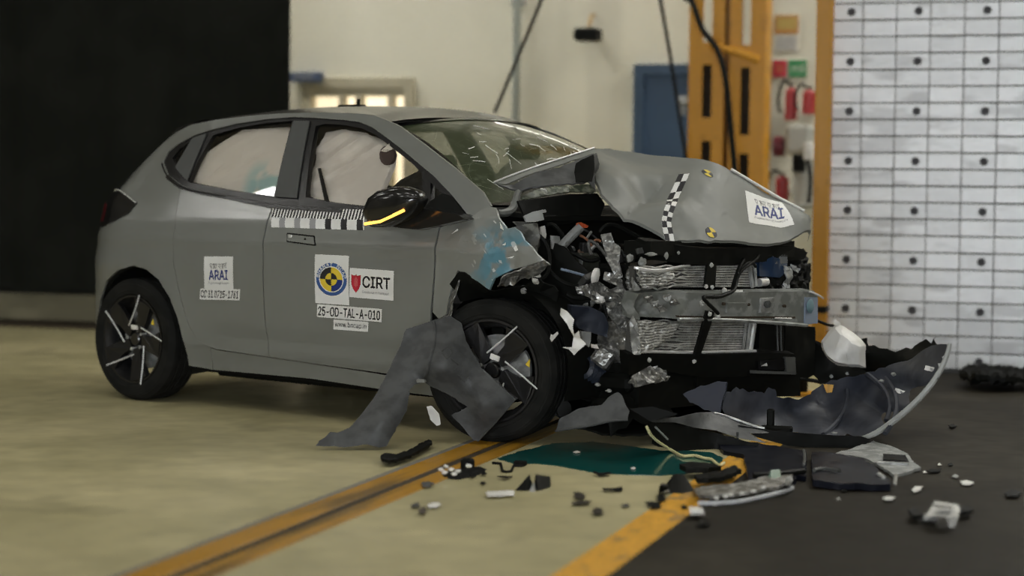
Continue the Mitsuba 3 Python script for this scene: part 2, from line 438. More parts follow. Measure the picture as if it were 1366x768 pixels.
def screen_color(p, n, uv):
    X, Y, Z = to_car(p)
    return mix(mix((.055, .072, .038), (.095, .118, .066), fbm(X*4, Y*4, Z*3, 3)), (.30, .33, .26), crack_amount(p))
def screen_weight(p, n, uv):
    return dr.clip(.50+.45*crack_amount(p), 0, 1)
scene['m_windscreen'] = {'type': 'blendbsdf', 'weight': proc(screen_weight), 'a': {'type': 'thindielectric', 'int_ior': 1.6},
                         'b': {'type': 'twosided', 'bsdf': {'type': 'principled', 'base_color': proc(screen_color), 'roughness': .12, 'specular': .6}}}
scene['m_tint'] = {'type': 'blendbsdf', 'weight': .35, 'a': {'type': 'thindielectric', 'int_ior': 1.5},
                   'b': {'type': 'twosided', 'bsdf': {'type': 'diffuse', 'reflectance': rgb(.01, .01, .01)}}}

# ---------------------------------------------------------------- the hall
YW = 15.2          # back wall
X0, X1, Y0, ZC = -22.0, 7.0, -7.0, 7.0
XL = -1.445        # where the light concrete ends
def wall_holes(x0, x1, z0, z1, holes, y0, y1):
    p = Polygon([(x0, z0), (x1, z0), (x1, z1), (x0, z1)], [[(a, c), (b, c), (b, d), (a, d)] for a, b, c, d in holes])
    m = trimesh.creation.extrude_polygon(p, y1-y0)
    v = np.array(m.vertices); m.vertices = np.c_[v[:, 0], y1-v[:, 2], v[:, 1]]; m.invert()
    return m
struct('floor', box(X0, XL, Y0, YW, -.2, 0), FLOOR)
struct('floor_001', box(XL, X1, Y0, YW, -.2, 0), DARKFLOOR)
WX0, WX1, WZ1 = (-6.4672, 15.2, 1.9596)[0], (-5.5474, 15.2, 1.9679)[0], (-6.0036, 15.2, 1.9762)[2]
DX0, DX1, DZ1 = (-3.657, 15.2, 1.722)[0], (-3.657, 15.2, 1.722)[0]+1.05, (-3.462, 15.2, 2.1004)[2]
struct('wall_back', wall_holes(X0, X1, 0, ZC, [(WX0, WX1, .7, WZ1), (DX0, DX1, .0, DZ1)], YW, YW+.25), WALL)
struct('wall_left', box(X0-.2, X0, Y0, YW+.25, 0, ZC), HALL)
struct('wall_right', box(X1, X1+.2, Y0, YW+.25, 0, ZC), HALL)
struct('wall_front', wall_holes(X0, X1, 0, ZC, [(-3.4, 4.2, .02, 3.6)], Y0-.2, Y0), HALL)
RD = struct('added_door_2', [box(-3.48, -3.4, Y0-.22, Y0+.05, 0, 3.68), box(4.2, 4.28, Y0-.22, Y0+.05, 0, 3.68), box(-3.48, 4.28, Y0-.22, Y0+.05, 3.6, 3.9)], MACHINE)  # added roller door, unseen, put in to let fill light into the hall
q = trimesh.Trimesh([(-3.4, Y0-.3, .02), (4.2, Y0-.3, .02), (4.2, Y0-.3, 3.6), (-3.4, Y0-.3, 3.6)], [(0, 2, 1), (0, 3, 2)], process=False)
put('daylight_fill', q, WHITE, RD, smooth=False, emitter={'type': 'area', 'radiance': rgb(*(DAYLIGHT_FILL*np.array((.95, 1.0, 1.06))))})  # glowing sheet as fill for the faces turned to the camera
struct('ceiling', box(X0-.2, X1+.2, Y0-.2, YW+.25, ZC, ZC+.2), HALL)

# window in the back wall, lit by the day outside
w = struct('window_1', [box(WX0-.03, WX1+.03, YW-.05, YW+.05, WZ1-.05, WZ1+.03), box(WX0-.03, WX0+.05, YW-.05, YW+.05, .7, WZ1), box(WX1-.05, WX1+.03, YW-.05, YW+.05, .7, WZ1),
                        box(WX0-.03, WX1+.03, YW-.05, YW+.05, .64, .72)], WINFRAME)
wx = np.linspace(WX0+.06, WX1-.05, 5)
pw = [(-6.4259, 15.2, 1.8782)[0], (-6.1699, 15.2, 1.8775)[0], (-6.1431, 15.2, 1.8774)[0], (-6.0227, 15.2, 1.8771)[0], (-5.9827, 15.2, 1.877)[0], (-5.7373, 15.2, 1.8763)[0], (-5.7043, 15.2, 1.8762)[0], (-5.5727, 15.2, 1.8758)[0]]
for a, b in ((1, 2), (3, 4), (5, 6)):
    put('mullion', box(pw[a]-.01, pw[b]+.01, YW-.03, YW+.06, .7, WZ1-.05), WINFRAME, w, smooth=False)
put('transom', box(WX0, WX1, YW-.03, YW+.06, WZ1-.12, WZ1-.05), WINFRAME, w, smooth=False)
for a in (0, 2, 4, 6):
    put('pane', box(pw[a], pw[a+1], YW+.08, YW+.09, .72, WZ1-.12), mat(f'day_pane_{a}', (.8, .8, .8), .5), w, smooth=False,
        emitter={'type': 'area', 'radiance': rgb(*[c*(1.0 if a else .8) for c in (1.25, 1.02, .66)])})

# blue door
d = struct('door_1', [box(DX0, DX0+.08, YW-.06, YW+.1, 0, DZ1), box(DX1-.08, DX1, YW-.06, YW+.1, 0, DZ1), box(DX0, DX1, YW-.06, YW+.1, DZ1-.08, DZ1)], DOORBLUE)
put('leaf', box(DX0+.07, DX1-.07, YW+.02, YW+.07, 0, DZ1-.07), DOORBLUE2, d, smooth=False)
hx = (-3.27, 15.2, 1.8223)
put('handle', [rbox(hx[0]-.05, hx[0]+.05, YW-.03, YW+.02, hx[2]-.03, hx[2]+.03), box(hx[0]-.02, hx[0]+.02, YW-.0, YW+.03, hx[2]-.12, hx[2]+.02)], STEEL, d)

# black backdrop with the plinth below it
BY = 13.24
bx1, bz0, pz1 = (-5.7769, 13.24, 2.0793)[0], (-7.7979, 13.24, 0.2705)[2], (-7.7979, 13.24, 0.2648)[2]
k = thing('black_backdrop', 'tall matte black backdrop curtain hanging behind the rear of the crashed car', 'curtain')
v = np.linspace(-21.5, bx1, 221)
cl = [(x, BY+.02*math.sin(x*9)+.012*math.sin(x*23)) for x in v]
pl = Polygon(cl+[(x, y+.03) for x, y in cl[::-1]])
m = trimesh.creation.extrude_polygon(pl, 6.2-bz0); m.apply_translation((0, 0, bz0))
put('cloth', m, CURTAIN, k, smooth=40)
put('top_rail', cyl((-21.5, BY+.02, 6.22), (bx1+.02, BY+.02, 6.22), .03, 10), BLACK, k)
put('hem_bar', cyl((-21.5, BY+.02, bz0+.01), (bx1+.0, BY+.02, bz0+.01), .018, 8), BLACK, k)
k = thing('low_plinth_wall', 'low beige concrete kerb under the black backdrop', 'kerb')
put('kerb', rbox(-21.5, bx1+.0, BY+.03, BY+.3, .05, bz0+.02, .01), PLINTH, k)
put('foot', box(-21.5, bx1+.0, BY+.0, BY+.3, 0, .035), SLOT, k, smooth=False)
put('shadow_gap', box(-21.5, bx1-.01, BY+.07, BY+.3, .03, .055), BLACK, k, smooth=False)

# conduit, signs and lamp on the back wall
px0 = (-4.632, 15.1, 2.1384)
k = thing('grey_conduit', 'vertical grey conduit pipe on the cream wall above the car roof', 'pipe')
put('pipe', cyl((px0[0], YW-.06, 0.0), (px0[0]+.01, YW-.06, ZC), .033, 12), PIPEGREY, k)
for z in (1.4, 2.6, 3.8):
    put('clip', box(px0[0]-.06, px0[0]+.06, YW-.03, YW-.001, z-.02, z+.02), STEEL, k, smooth=False)
k = thing('blue_sign_plate', 'small dark blue sign plate beside the top of the lit window', 'sign')
a, b = (-6.5936, 15.1, 1.9733), (-6.3111, 15.1, 2.0525)
put('plate', rbox(a[0], b[0], YW-.10, YW-.02, a[2], b[2], .004), mat('sign_blue', (.06, .085, .15), .6), k)
put('lettering', [box(a[0]+.05+i*.045, a[0]+.075+i*.045, YW-.104, YW-.10, (a[2]+b[2])/2-.012, (a[2]+b[2])/2+.012) for i in range(4)], GREYINK, k, smooth=False)
put('bracket', box(a[0]+.02, a[0]+.06, YW-.02, YW, a[2]+.01, b[2]-.01), STEEL, k, smooth=False)
a, b = (-4.092, 15.0, 2.275), (-3.8977, 15.0, 2.3728)
k = thing('wall_lamp_box', 'dark box lamp on a thin bracket on the cream wall left of the blue door', 'lamp')
put('box', rbox(a[0], b[0], 14.9, 15.06, a[2], b[2], .015), BLACK, k)
c = (a[0]+b[0])/2
put('bracket', [tube([(c, 15.0, b[2]), (c+.01, 15.05, b[2]+.10), (c, YW-.01, b[2]+.12)], .012, 6)], mat('brass', (.35, .22, .08), .5, metal=.4), k)
put('arm', box(c-.03, c+.03, 15.04, YW, (a[2]+b[2])/2-.02, (a[2]+b[2])/2+.02), STEEL, k, smooth=False)

# hanging cables
def cable(pts, r, label, sag=None):
    k = thing('hanging_cable', label, 'cable')
    put('cord', tube(pts, r, 8), BLACK, k)
    return k
cable([(-4.2429, 13.4, 1.6064), (-4.2547, 13.4, 1.6492), (-4.0911, 13.4, 2.0328), (-3.9184, 13.4, 2.4442), (-3.7583, 13.4, 2.836), (-2.4402, 13.4, 5.9557)][1:], .013, 'thin black cable slanting up past the grey conduit from the car roof')
cable([(-2.9766, 14.0, 1.3148), (-3.0011, 14.0, 1.4561), (-3.0503, 14.0, 1.7387), (-3.1177, 14.0, 2.1192), (-3.1906, 14.0, 2.489), (-3.2701, 14.0, 2.924), (-3.8084, 14.0, 5.8624)], .014, 'thin dark cable hanging down across the blue door')
cable([(-2.5801, 13.9, 1.1337), (-2.6106, 13.9, 1.3212), (-2.6494, 13.9, 1.6695), (-2.6927, 13.9, 1.964), (-2.7724, 13.9, 2.1625), (-2.8674, 13.9, 2.2868), (-2.9473, 13.9, 2.4754), (-3.0406, 13.9, 2.7987), (-3.2281, 13.9, 5.8866)], .022, 'thick black cable hanging in a bend in front of the yellow lattice frame')

# yellow built-up columns
def lattice(x0, x1, s0, s1, slots, label, zweb, y=14.25):
    holes = [[(s0, a), (s1, a), (s1, b), (s0, b)] for a, b in slots]
    p = Polygon([(x0, 0), (x1, 0), (x1, 6.0), (x0, 6.0)], holes)
    k = thing('yellow_frame_column', label, 'column', 'yellow slotted steel columns')
    m = trimesh.creation.extrude_polygon(p, .03); v = np.array(m.vertices); m.vertices = np.c_[v[:, 0], y-v[:, 2]+.03, v[:, 1]]; m.invert()
    put('slotted_plate', m, YELLOW, k, smooth=False)
    for a in (x0, x1-.05):
        put('flange', box(a, a+.05, y+.03, y+.26, 0, 6.0), YELLOW, k, smooth=False)
    put('web', box(x0+.05, x1-.05, y+.20, y+.215, 0, zweb), SLOT, k, smooth=False)
    put('base_plate', box(x0-.02, x1+.012, y-.02, y+.28, 0, .025), YELLOW, k, smooth=False)
za = [(-2.8536, 14.25, 2.2002)[2], (-2.8507, 14.25, 2.0355)[2], (-2.8439, 14.25, 1.6451)[2], (-2.841, 14.25, 1.4743)[2]]
lattice((-3.0264, 14.25, 1.7941)[0], (-2.7627, 14.25, 1.7935)[0], (-2.925, 14.25, 1.7938)[0], (-2.8521, 14.25, 1.7937)[0],
        [(.15, 1.0), (1.08, za[3]), (za[2], za[1]), (za[0], za[0]+.42), (za[0]+.6, za[0]+1.0), (za[0]+1.2, za[0]+1.7), (za[0]+1.9, za[0]+2.4)], 'left yellow slotted steel column in front of the blue door', za[1]+.03)
zb = [(-2.6027, 14.25, 2.1757)[2], (-2.5998, 14.25, 2.0119)[2], (-2.5908, 14.25, 1.5192)[2], (-2.5883, 14.25, 1.3821)[2]]
lattice((-2.7236, 14.25, 1.7934)[0], (-2.4576, 14.25, 1.7928)[0], (-2.6402, 14.25, 1.7932)[0], (-2.5681, 14.25, 1.7931)[0],
        [(.15, .9), (1.0, zb[3]), (zb[2], zb[1]), (zb[0], zb[0]+.42), (zb[0]+.6, zb[0]+1.0), (zb[0]+1.2, zb[0]+1.7), (zb[0]+1.9, zb[0]+2.4)], 'right yellow slotted steel column beside the posters', zb[1]+.03)
k = thing('yellow_cross_brace', 'short yellow brace joining the two slotted yellow columns', 'brace')
q = [(-2.8543, 14.2, 2.1746), (-2.6479, 14.2, 2.1181), (-2.498, 14.2, 2.0624)]
put('bar', tube(q, .028, 6, close=-1), YELLOW, k, smooth=False)

# posters and fire gear on the wall
def board(name, px, label, cat, mt, extra=()):
    a, b = np.array(px[0]), np.array(px[1])
    k = thing(name, label, cat)
    put('board', rbox(a[0], b[0], YW-.015, YW, a[2], b[2], .003), mt, k)
    for i, (u0, v0, u1, v1, mm) in enumerate(extra):
        put('panel', box(a[0]+u0*(b[0]-a[0]), a[0]+u1*(b[0]-a[0]), YW-.019, YW-.015, a[2]+v0*(b[2]-a[2]), a[2]+v1*(b[2]-a[2])), mm, k, smooth=False)
OCHRE = mat('ochre_print', (.42, .20, .05), .7); OLIVE = mat('olive_print', (.45, .36, .10), .7)
board('notice_poster', ((-2.5518, 15.2, 2.1925), (-2.3647, 15.2, 2.4737)), 'wall notice with an orange and yellow upper half right of the yellow columns', 'poster', PAPER,
      [(0, .48, 1, 1, OCHRE), (.1, .62, .9, .92, OLIVE), (.1, .08, .9, .14, GREYINK), (.1, .2, .9, .26, GREYINK), (.1, .32, .9, .38, GREYINK)])
board('safety_sign', ((-2.5656, 15.2, 1.9895), (-2.2884, 15.2, 2.1324)), 'red and green safety sign under the orange notice', 'sign', PAPER,
      [(.02, .04, .42, .96, REDINK), (.46, .04, .98, .96, GREENINK), (.12, .3, .32, .7, OCHRE), (.55, .35, .75, .65, PAPER), (.8, .3, .9, .7, PAPER)])
def extinguisher(base, h, r, label):
    k = thing('fire_extinguisher', label, 'fire extinguisher')
    x, y, z = base
    put('cylinder', [lathe([(0, 0), (r, 0), (r, h*.78), (r*.75, h*.88), (r*.3, h*.92), (0, h*.92)], 20).apply_translation((x, y, z))], REDPAINT, k)
    put('valve', [cyl((x, y, z+h*.9), (x, y, z+h*1.02), r*.25, 8), box(x-r*.9, x+r*.5, y-.01, y+.01, z+h, z+h*1.04)], BLACK, k)
    put('hose', tube([(x-r*.5, y, z+h), (x-r*1.6, y, z+h*1.05), (x-r*2.2, y, z+h*.6), (x-r*1.7, y, z+h*.2)], .012, 6), BLACK, k)
    put('bracket', box(x-.03, x+.03, y, YW, z+h*.3, z+h*.4), STEEL, k, smooth=False)
a = (-2.3814, 15.0, 1.6567); extinguisher((a[0], 15.0, a[2]), .27, .045, 'upper red fire extinguisher on the wall under the safety sign')
a = (-2.2295, 14.9, 1.6986); extinguisher((a[0], 14.9, a[2]), .20, .05, 'red fire extinguisher partly behind the yellow post')
a = (-2.4226, 14.9, 1.0365); extinguisher((a[0], 14.9, a[2]), .21, .05, 'low red fire extinguisher with a curled black hose left of the grey machine')
k = thing('grey_drill_machine', 'grey pillar machine with a dark red wheel against the wall behind the hood', 'machine')
a, b = (-2.3547, 14.65, 1.3861), (-2.157, 14.65, 1.6106)
put('head', rbox(a[0], b[0], 14.55, 14.95, a[2], b[2], .03), MACHINE, k)
put('column', cyl(((a[0]+b[0])/2+.02, 14.78, .02), ((a[0]+b[0])/2+.02, 14.78, a[2]+.05), .085, 16), MACHINE, k)
put('chuck', [cyl(((a[0]+b[0])/2, 14.63, a[2]-.13), ((a[0]+b[0])/2, 14.63, a[2]+.02), .05, 12)], BLACK, k)
put('base', rbox(a[0]-.05, b[0]+.12, 14.56, 15.05, 0, .08, .01), MACHINE, k)
c = (-2.4002, 14.68, 1.4483)
put('red_wheel', [cyl((c[0]-.05, 14.68, c[2]), (c[0]+.02, 14.68, c[2]), .075, 20), cyl((c[0]+.0, 14.7, c[2]), (a[0]+.02, 14.7, c[2]), .025, 10)], mat('dark_red', (.13, .015, .025), .5), k)
put('lever', tube([(-2.1861, 14.5, 1.3897), (-2.149, 14.5, 1.1963), (-2.1719, 14.5, 0.9465)], .016, 6), BLACK, k)
c = (-2.1726, 14.52, 1.4013)
put('white_knob', rbox(c[0]-.03, c[0]+.04, 14.48, 14.56, c[2]-.06, c[2]+.07, .01), WPLAST, k)
k = thing('low_wall_cabinet', 'low cream cabinet behind the tip of the crumpled hood', 'cabinet')
a, b = (-2.2244, 14.0, 0.8696), (-1.9701, 14.0, 1.0235)
put('body', rbox(a[0]-.1, b[0]+.1, 13.85, 14.15, 0, b[2]-.02, .01), WALL, k)
put('top', rbox(a[0]-.12, b[0]+.12, 13.83, 14.17, b[2]-.02, b[2], .004), MACHINE, k)
for z0, z1 in ((.06, b[2]/2-.01), (b[2]/2+.01, b[2]-.04)):
    put('drawer', rbox(a[0]-.08, b[0]+.08, 13.835, 13.86, z0, z1, .004), WALL, k)

# the crash barrier: a face of painted blocks
BX, BZ, BYF = -1.618, .998, 12.296
PX, PZ = .2055, .1024
k = thing('crash_barrier', 'tall crash barrier faced with white painted blocks and bolts at the right', 'barrier')
put('core', box(BX-PX/2, BX+9.5*PX, BYF+.014, BYF+.5, 0, 3.16), JOINT, k, smooth=False)
bm = rbox(-PX/2+.0028, PX/2-.0028, 0, .06, -PZ/2+.0045, PZ/2-.0045, .003)
bply = [mikit.ply(bm, m, smooth=False) for m in BLOCKS]
hp = mikit.ply([lathe([(.0, .002), (.016, .002), (.016, .008), (.024, .010), (.026, 0)], 12).apply_transform(trimesh.transformations.rotation_matrix(math.pi/2, (1, 0, 0)))][0], SOCKET, smooth=30)
sp = None
rg = random.Random(3)
for j in range(-9, 21):
    for i in range(10):
        key = numbered(k+'__block', TAKEN); TAKEN.add(key)
        x, z = BX+i*PX, BZ+j*PZ
        y = BYF+rg.uniform(-.0035, .0035)
        scene[key] = {**bply[min(2, int(rg.random()**1.6*3))], 'to_world': T().translate([x, y, z])}
        if i % 2 == 0 and j % 3 == 0:
            kk = numbered(k+'__bolt_socket', TAKEN); TAKEN.add(kk)
            scene[kk] = {**hp, 'to_world': T().translate([x+.03, y+.0005, z])}
k = thing('yellow_post', 'upright yellow steel post at the left edge of the white block barrier', 'post')
a, b = (-1.7839, 12.2, 1.3685)[0], (-1.691, 12.2, 1.369)[0]
put('post', rbox(a, b, 12.16, 12.28, 0, 3.4, .006), YELLOW, k)
put('foot_plate', rbox(a-.06, b+.02, 12.08, 12.285, 0, .02, .003), YELLOW, k)
put('clamp', rbox(a-.015, b+.004, 12.14, 12.285, .36, .40, .004), BLACK, k)
k = thing('yellow_stand_foot', 'short orange stub of a stand behind the bumper beam end', 'stand')
a, b = (-1.6315, 10.6, 0.3087), (-1.5599, 10.6, 0.4008)
put('stub', rbox(a[0], b[0], 10.55, 10.7, a[2], b[2], .01), YELLOW, k)
put('leg', cyl(((a[0]+b[0])/2, 10.62, 0), ((a[0]+b[0])/2, 10.62, a[2]+.02), .03, 10), BLACK, k)
put('foot', cyl(((a[0]+b[0])/2, 10.62, 0), ((a[0]+b[0])/2, 10.62, .02), .10, 16), YELLOW, k)

# lamps under the ceiling
k = thing('wall_tube_lamp', 'tube lamp mounted high on the cream wall, mirrored in the windscreen', 'lamp')
put('batten', box(-4.6, -3.1, YW-.04, YW-.001, 3.12, 3.20), MACHINE, k, smooth=False)
put('tube', cyl((-4.5, YW-.07, 3.16), (-3.2, YW-.07, 3.16), .022, 10), WHITE, k, emitter={'type': 'area', 'radiance': rgb(9.0, 8.8, 8.2)})
for x in (-4.55, -3.15):
    put('end_holder', box(x-.03, x+.03, YW-.10, YW-.03, 3.13, 3.19), MACHINE, k, smooth=False)
for n, (x, y, lx, ly, pw_) in enumerate(LAMPS):
    row = {1.5: 'nearest the added roller door', 5.4: 'before the car', 7.5: 'left of the car', 7.2: 'further left of the car', 2.1: 'far left of the car', 10.6: 'over the car', 11.4: 'before the barrier', 13.7: 'along the back wall'}[y]
    nth = sorted(q[0] for q in LAMPS if q[1] == y).index(x)
    k = thing('ceiling_lamp', 'ceiling strip lamp, %s from the left in the row %s' % (('first', 'second', 'third', 'fourth', 'fifth', 'sixth')[nth], row), 'lamp', 'strip lamps under the hall ceiling')
    put('housing', box(x-lx/2-.04, x+lx/2+.04, y-ly/2-.04, y+ly/2+.04, LAMP_Z, LAMP_Z+.12), MACHINE, k, smooth=False)
    q = trimesh.Trimesh([(x-lx/2, y-ly/2, LAMP_Z-.01), (x+lx/2, y-ly/2, LAMP_Z-.01), (x+lx/2, y+ly/2, LAMP_Z-.01), (x-lx/2, y+ly/2, LAMP_Z-.01)], [(0, 2, 1), (0, 3, 2)], process=False)
    put('diffuser', q, WHITE, k, smooth=False, emitter={'type': 'area', 'radiance': rgb(*(pw_*LAMP_COLOR))})
    for dx in (-lx*.4, lx*.4):
        put('hanger', cyl((x+dx, y, LAMP_Z+.12), (x+dx, y, ZC), .008, 6), STEEL, k)

# tow rail let into the floor, and the painted line
RX0, RX1 = -2.645, -2.40
k = thing('tow_rail', 'worn yellow tow rail with a dark slot running under the front wheel', 'rail')
for a, b in ((RX0, RX0+.115), (RX0+.155, RX1)):
    put('flange', rbox(a, b, -6, 12.0, -.01, .004, .002), RAILP, k)
put('slot', box(RX0+.115, RX0+.155 , -6, 12.0, -.01, .0015), SLOT, k, smooth=False)
put('edge', box(RX0-.03, RX0, -6, 12.0, -.01, .003), mat('edge_grey', (.16, .15, .12), .7), k, smooth=False)
k = thing('yellow_floor_line', 'wide worn yellow line painted along the edge of the dark floor', 'floor marking')
put('stripe', box(XL-.065, XL+.085, -6, 12.0, -.001, .0025), LINE, k, smooth=False)

# ---------------------------------------------------------------- the car: body
CAR = thing('hatchback_car', 'crash-tested grey hatchback with a crushed front, test stickers on its doors and a buckled hood', 'car')
def C(name, mesh, m, parent='', smooth=32, label=None):
    key = put(name, mesh, m, CAR if not parent else parent, smooth=smooth, car=True)
    if label: labels[key] = {'label': label}
    return key
R, L = Side(1), Side(-1)
def both(name, poly, m, thick=.012, step=.035, off=0.0, smooth=32, parent=''):
    r = C(name, sheet(poly, R, thick, step, off), m, parent, smooth)
    l = C(name, sheet(poly, L, thick, step*1.6, off), m, parent, smooth)
    return r, l

WIN = [(0.0145, 1.2225), (0.0108, 1.2735), (0.0681, 1.3143), (0.1821, 1.358), (0.3016, 1.3837), (0.4828, 1.4164), (0.6807, 1.4369), (0.8707, 1.4457), (1.0041, 1.44), (1.226, 1.426), (1.3365, 1.4154), (1.4412, 1.3871), (1.5547, 1.3396), (1.6849, 1.2824), (1.8444, 1.2059), (1.9385, 1.1617), (2.0781, 1.0818), (2.2072, 0.9973)]
BELT = [(2.2344, 0.9649), (2.1163, 0.951), (1.8787, 0.9731), (1.5856, 0.9935), (1.4569, 1.0018), (1.0637, 1.0134), (0.9855, 1.0159), (0.8519, 1.0321), (0.6297, 1.0587), (0.4213, 1.0788), (0.2704, 1.1039), (0.1181, 1.1566)]
RAIL = [(-.30, 1.085), (-.197, 1.203), (-.104, 1.306), (-.03, 1.375), (.11, 1.415), (.309, 1.438), (.575, 1.458), (.775, 1.466), (1.036, 1.466), (1.30, 1.458), (1.42, 1.445), (1.50, 1.425), (1.609, 1.393), (1.812, 1.305), (2.05, 1.196), (2.26, 1.09)]
SILLTOP = [(0.58, 0.3077), (0.6222, 0.299), (1.2889, 0.2718), (1.7358, 0.2561)]
SILLBOT = [(0.3985, 0.203), (0.5502, 0.1918), (1.2422, 0.196), (1.6527, 0.1832)]
ARCH = [(0.3985, 0.203), (0.4109, 0.3135), (0.3775, 0.4412), (0.326, 0.5463), (0.2486, 0.6295), (0.1404, 0.6793), (0.0296, 0.6932), (-0.097, 0.6656), (-0.215, 0.6064)]
DOORREAR = [(0.2633, 1.0962), (0.3383, 0.9056), (0.3435, 0.719), (0.3934, 0.5526), (0.4472, 0.4054), (0.4951, 0.3441)]
FRONTEDGE = [(2.0816, 0.9304), (2.0761, 0.7065), (2.0546, 0.5554)]

# roof side rail with the A-pillar, and the C/D-pillar quarter panel
both('quarter_panel', [(-.50, .98), (-.42, 1.0), (-.33, 1.06)]+RAIL[:8]+[WIN[7], WIN[6], WIN[5], WIN[4], WIN[3], WIN[2], WIN[1], WIN[0], BELT[-1], BELT[-2]]+DOORREAR+SILLTOP[:1]+[SILLBOT[1]]+ARCH+[(-.30, .50), (-.345, .40), (-.36, .34), (-.50, .34)], PAINT, step=.028)
both('roof_rail', RAIL[7:]+[(2.3323, 1.0288), (2.2814, 1.0018), (2.2344, 0.9649)]+WIN[::-1][:11], PAINT, step=.03)
# doors below the belt line
DOORZ = float(np.interp(.99, [SILLTOP[1][0], SILLTOP[2][0]], [SILLTOP[1][1], SILLTOP[2][1]]))
fd = [BELT[6], BELT[5], BELT[4], BELT[3], BELT[2], BELT[1], FRONTEDGE[0], FRONTEDGE[1], FRONTEDGE[2], (2.03, .30), (1.98, .235), SILLTOP[3], SILLTOP[2], (.9915, DOORZ)]
fd[6:9] = [(a-.004, b) for a, b in fd[6:9]]
fdoor, _ = both('front_door', [(max(a, .9915), b) for a, b in fd], PAINT, step=.03)
rd = [(BELT[6][0]-.004, BELT[6][1])]+BELT[7:11]+DOORREAR+[(SILLTOP[0][0], SILLTOP[0][1]), (SILLTOP[1][0], SILLTOP[1][1]+.002), (.988, DOORZ)]
rd = [(min(a, .988)+(.0025 if .2 < a < .45 else 0), b) for a, b in rd]
rdoor, _ = both('rear_door', rd, PAINT, step=.03)
both('sill', [(a, b-.003) for a, b in SILLTOP[:3]]+[(1.65, SILLTOP[3][1]-.003), (1.98, .231), (2.03, .29), (2.10, .30), (2.10, .17), (1.70, .178)]+SILLBOT[2:0:-1]+[(SILLBOT[0][0]+.01, SILLBOT[0][1])], PAINT, off=-.004)
# inner body that closes the shut lines
both('inner_body', [(.33, .26), (2.1, .26), (2.1, .90), (1.9, .97), (1.0, 1.02), (.35, 1.06), (.05, 1.12), (.3, .8), (.44, .5)], BLACK, off=-.03, thick=.01, step=.09)

# window band: black surround with its openings, pillars, panes
REARGLASS = [(0.3075, 1.1193), (0.3121, 1.2221), (0.3427, 1.3601), (0.5124, 1.3969), (0.6936, 1.4177), (0.8729, 1.4268), (0.9195, 1.2298), (0.9617, 1.0552), (0.829, 1.0646), (0.6046, 1.0843)]
QGLASS = [(0.0789, 1.2418), (0.1008, 1.2885), (0.1995, 1.3383), (0.1613, 1.2029)]
FRONTGLASS = [(1.1737, 1.0542), (1.1165, 1.2081), (1.0511, 1.3986), (1.1057, 1.4091), (1.2407, 1.402), (1.3649, 1.3843), (1.4764, 1.3509), (1.6331, 1.2826), (1.7859, 1.2127), (1.8629, 1.1682), (1.9399, 0.9961), (1.8666, 0.9982), (1.5734, 1.0175), (1.3538, 1.0317)]
TRIGLASS = [(1.9307, 1.1311), (2.0667, 1.0583), (2.1137, 1.0222), (2.0956, 0.9954), (1.9979, 0.987)]
band = Polygon(WIN+BELT, [REARGLASS, QGLASS, FRONTGLASS, TRIGLASS])
both('window_surround', band, SURROUND, thick=.03, step=.03, off=-.006)
both('belt_moulding', BELT[4:]+[(a, b-.016) for a, b in BELT[:3:-1]], SURROUND, thick=.01, off=.006)
both('b_pillar_trim', [(0.8887, 1.4266), (1.001, 1.4252), (1.1254, 1.05), (0.9694, 1.0553)], TRIM, thick=.006, off=.003)
both('c_pillar_trim', [(0.1541, 1.1952), (0.1855, 1.3463), (0.2945, 1.3683), (0.3028, 1.1269)], TRIM, thick=.006, off=.003)
both('rear_door_glass', REARGLASS, 'm_glass', thick=0, off=-.02, smooth=True)
both('front_door_glass', FRONTGLASS, 'm_glass', thick=0, off=-.02, smooth=True)
both('quarter_glass', QGLASS, 'm_tint', thick=0, off=-.015, smooth=True)
both('corner_glass', TRIGLASS, 'm_glass', thick=0, off=-.02, smooth=True)
for a, b in ((WIN, .004),):
    C('window_bright_line', tube(R.at(np.array([(0.0221, 1.2147), (0.1406, 1.1451), (0.281, 1.0964), (0.4366, 1.0715), (0.6338, 1.0514)]), .008), .004, 6), GLOSSB)

# roof, spoiler, tail
def roof_mesh(x0=-.06, n=44, m=25):
    xs = np.linspace(0, 1, n); ss = np.linspace(-1, 1, m)
    V = []
    for t in xs:
        for s in ss:
            a = 1-abs(s)**2.6
            X = x0+t*((1.625-.09*s*s)-x0)-.0*a
            ze = float(np.interp(X, [q[0] for q in RAIL], [q[1] for q in RAIL]))
            Xe = min(X, 1.50)
            ze = float(np.interp(Xe, [q[0] for q in RAIL], [q[1] for q in RAIL]))
            yr = float(y_side(Xe, ze))
            V.append((X, s*yr, ze+.048*a-max(0, X-1.40)**2*.55))
    F = []
    for i in range(n-1):
        for k in range(m-1):
            a = i*m+k; F += [(a, a+m, a+m+1), (a, a+m+1, a+1)]
    V = np.array(V); lower = V-[0, 0, .012]
    F = np.array(F)
    return trimesh.Trimesh(np.vstack([V, lower]), np.vstack([F, F[:, ::-1]+len(V)]), process=False)
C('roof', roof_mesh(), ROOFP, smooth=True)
q = np.array((0.9218, -0.15, 1.5277))
C('roof_sensor', [cyl(q-[0, 0, .03], q+[0, 0, .022], .009, 8), rbox(q[0]-.12, q[0]+.03, q[1]-.03, q[1]+.03, q[2]-.02, q[2]-.006, .004)], BLACK)
C('headliner', trimesh.Trimesh(*(lambda m: (np.array(m.vertices)-[0, 0, .05], m.faces))(roof_mesh(.1, 16, 9)), process=False), DASH, smooth=True)
def rear_curve(Z, t):
    xa, xr = float(_xa(Z)), float(_xr(Z)); y = float(_y0(np.array(xa), np.array(Z)))
    return xa-(xa-xr)*np.sin(t)**(2/2.4), y*np.cos(t)**(2/2.4)
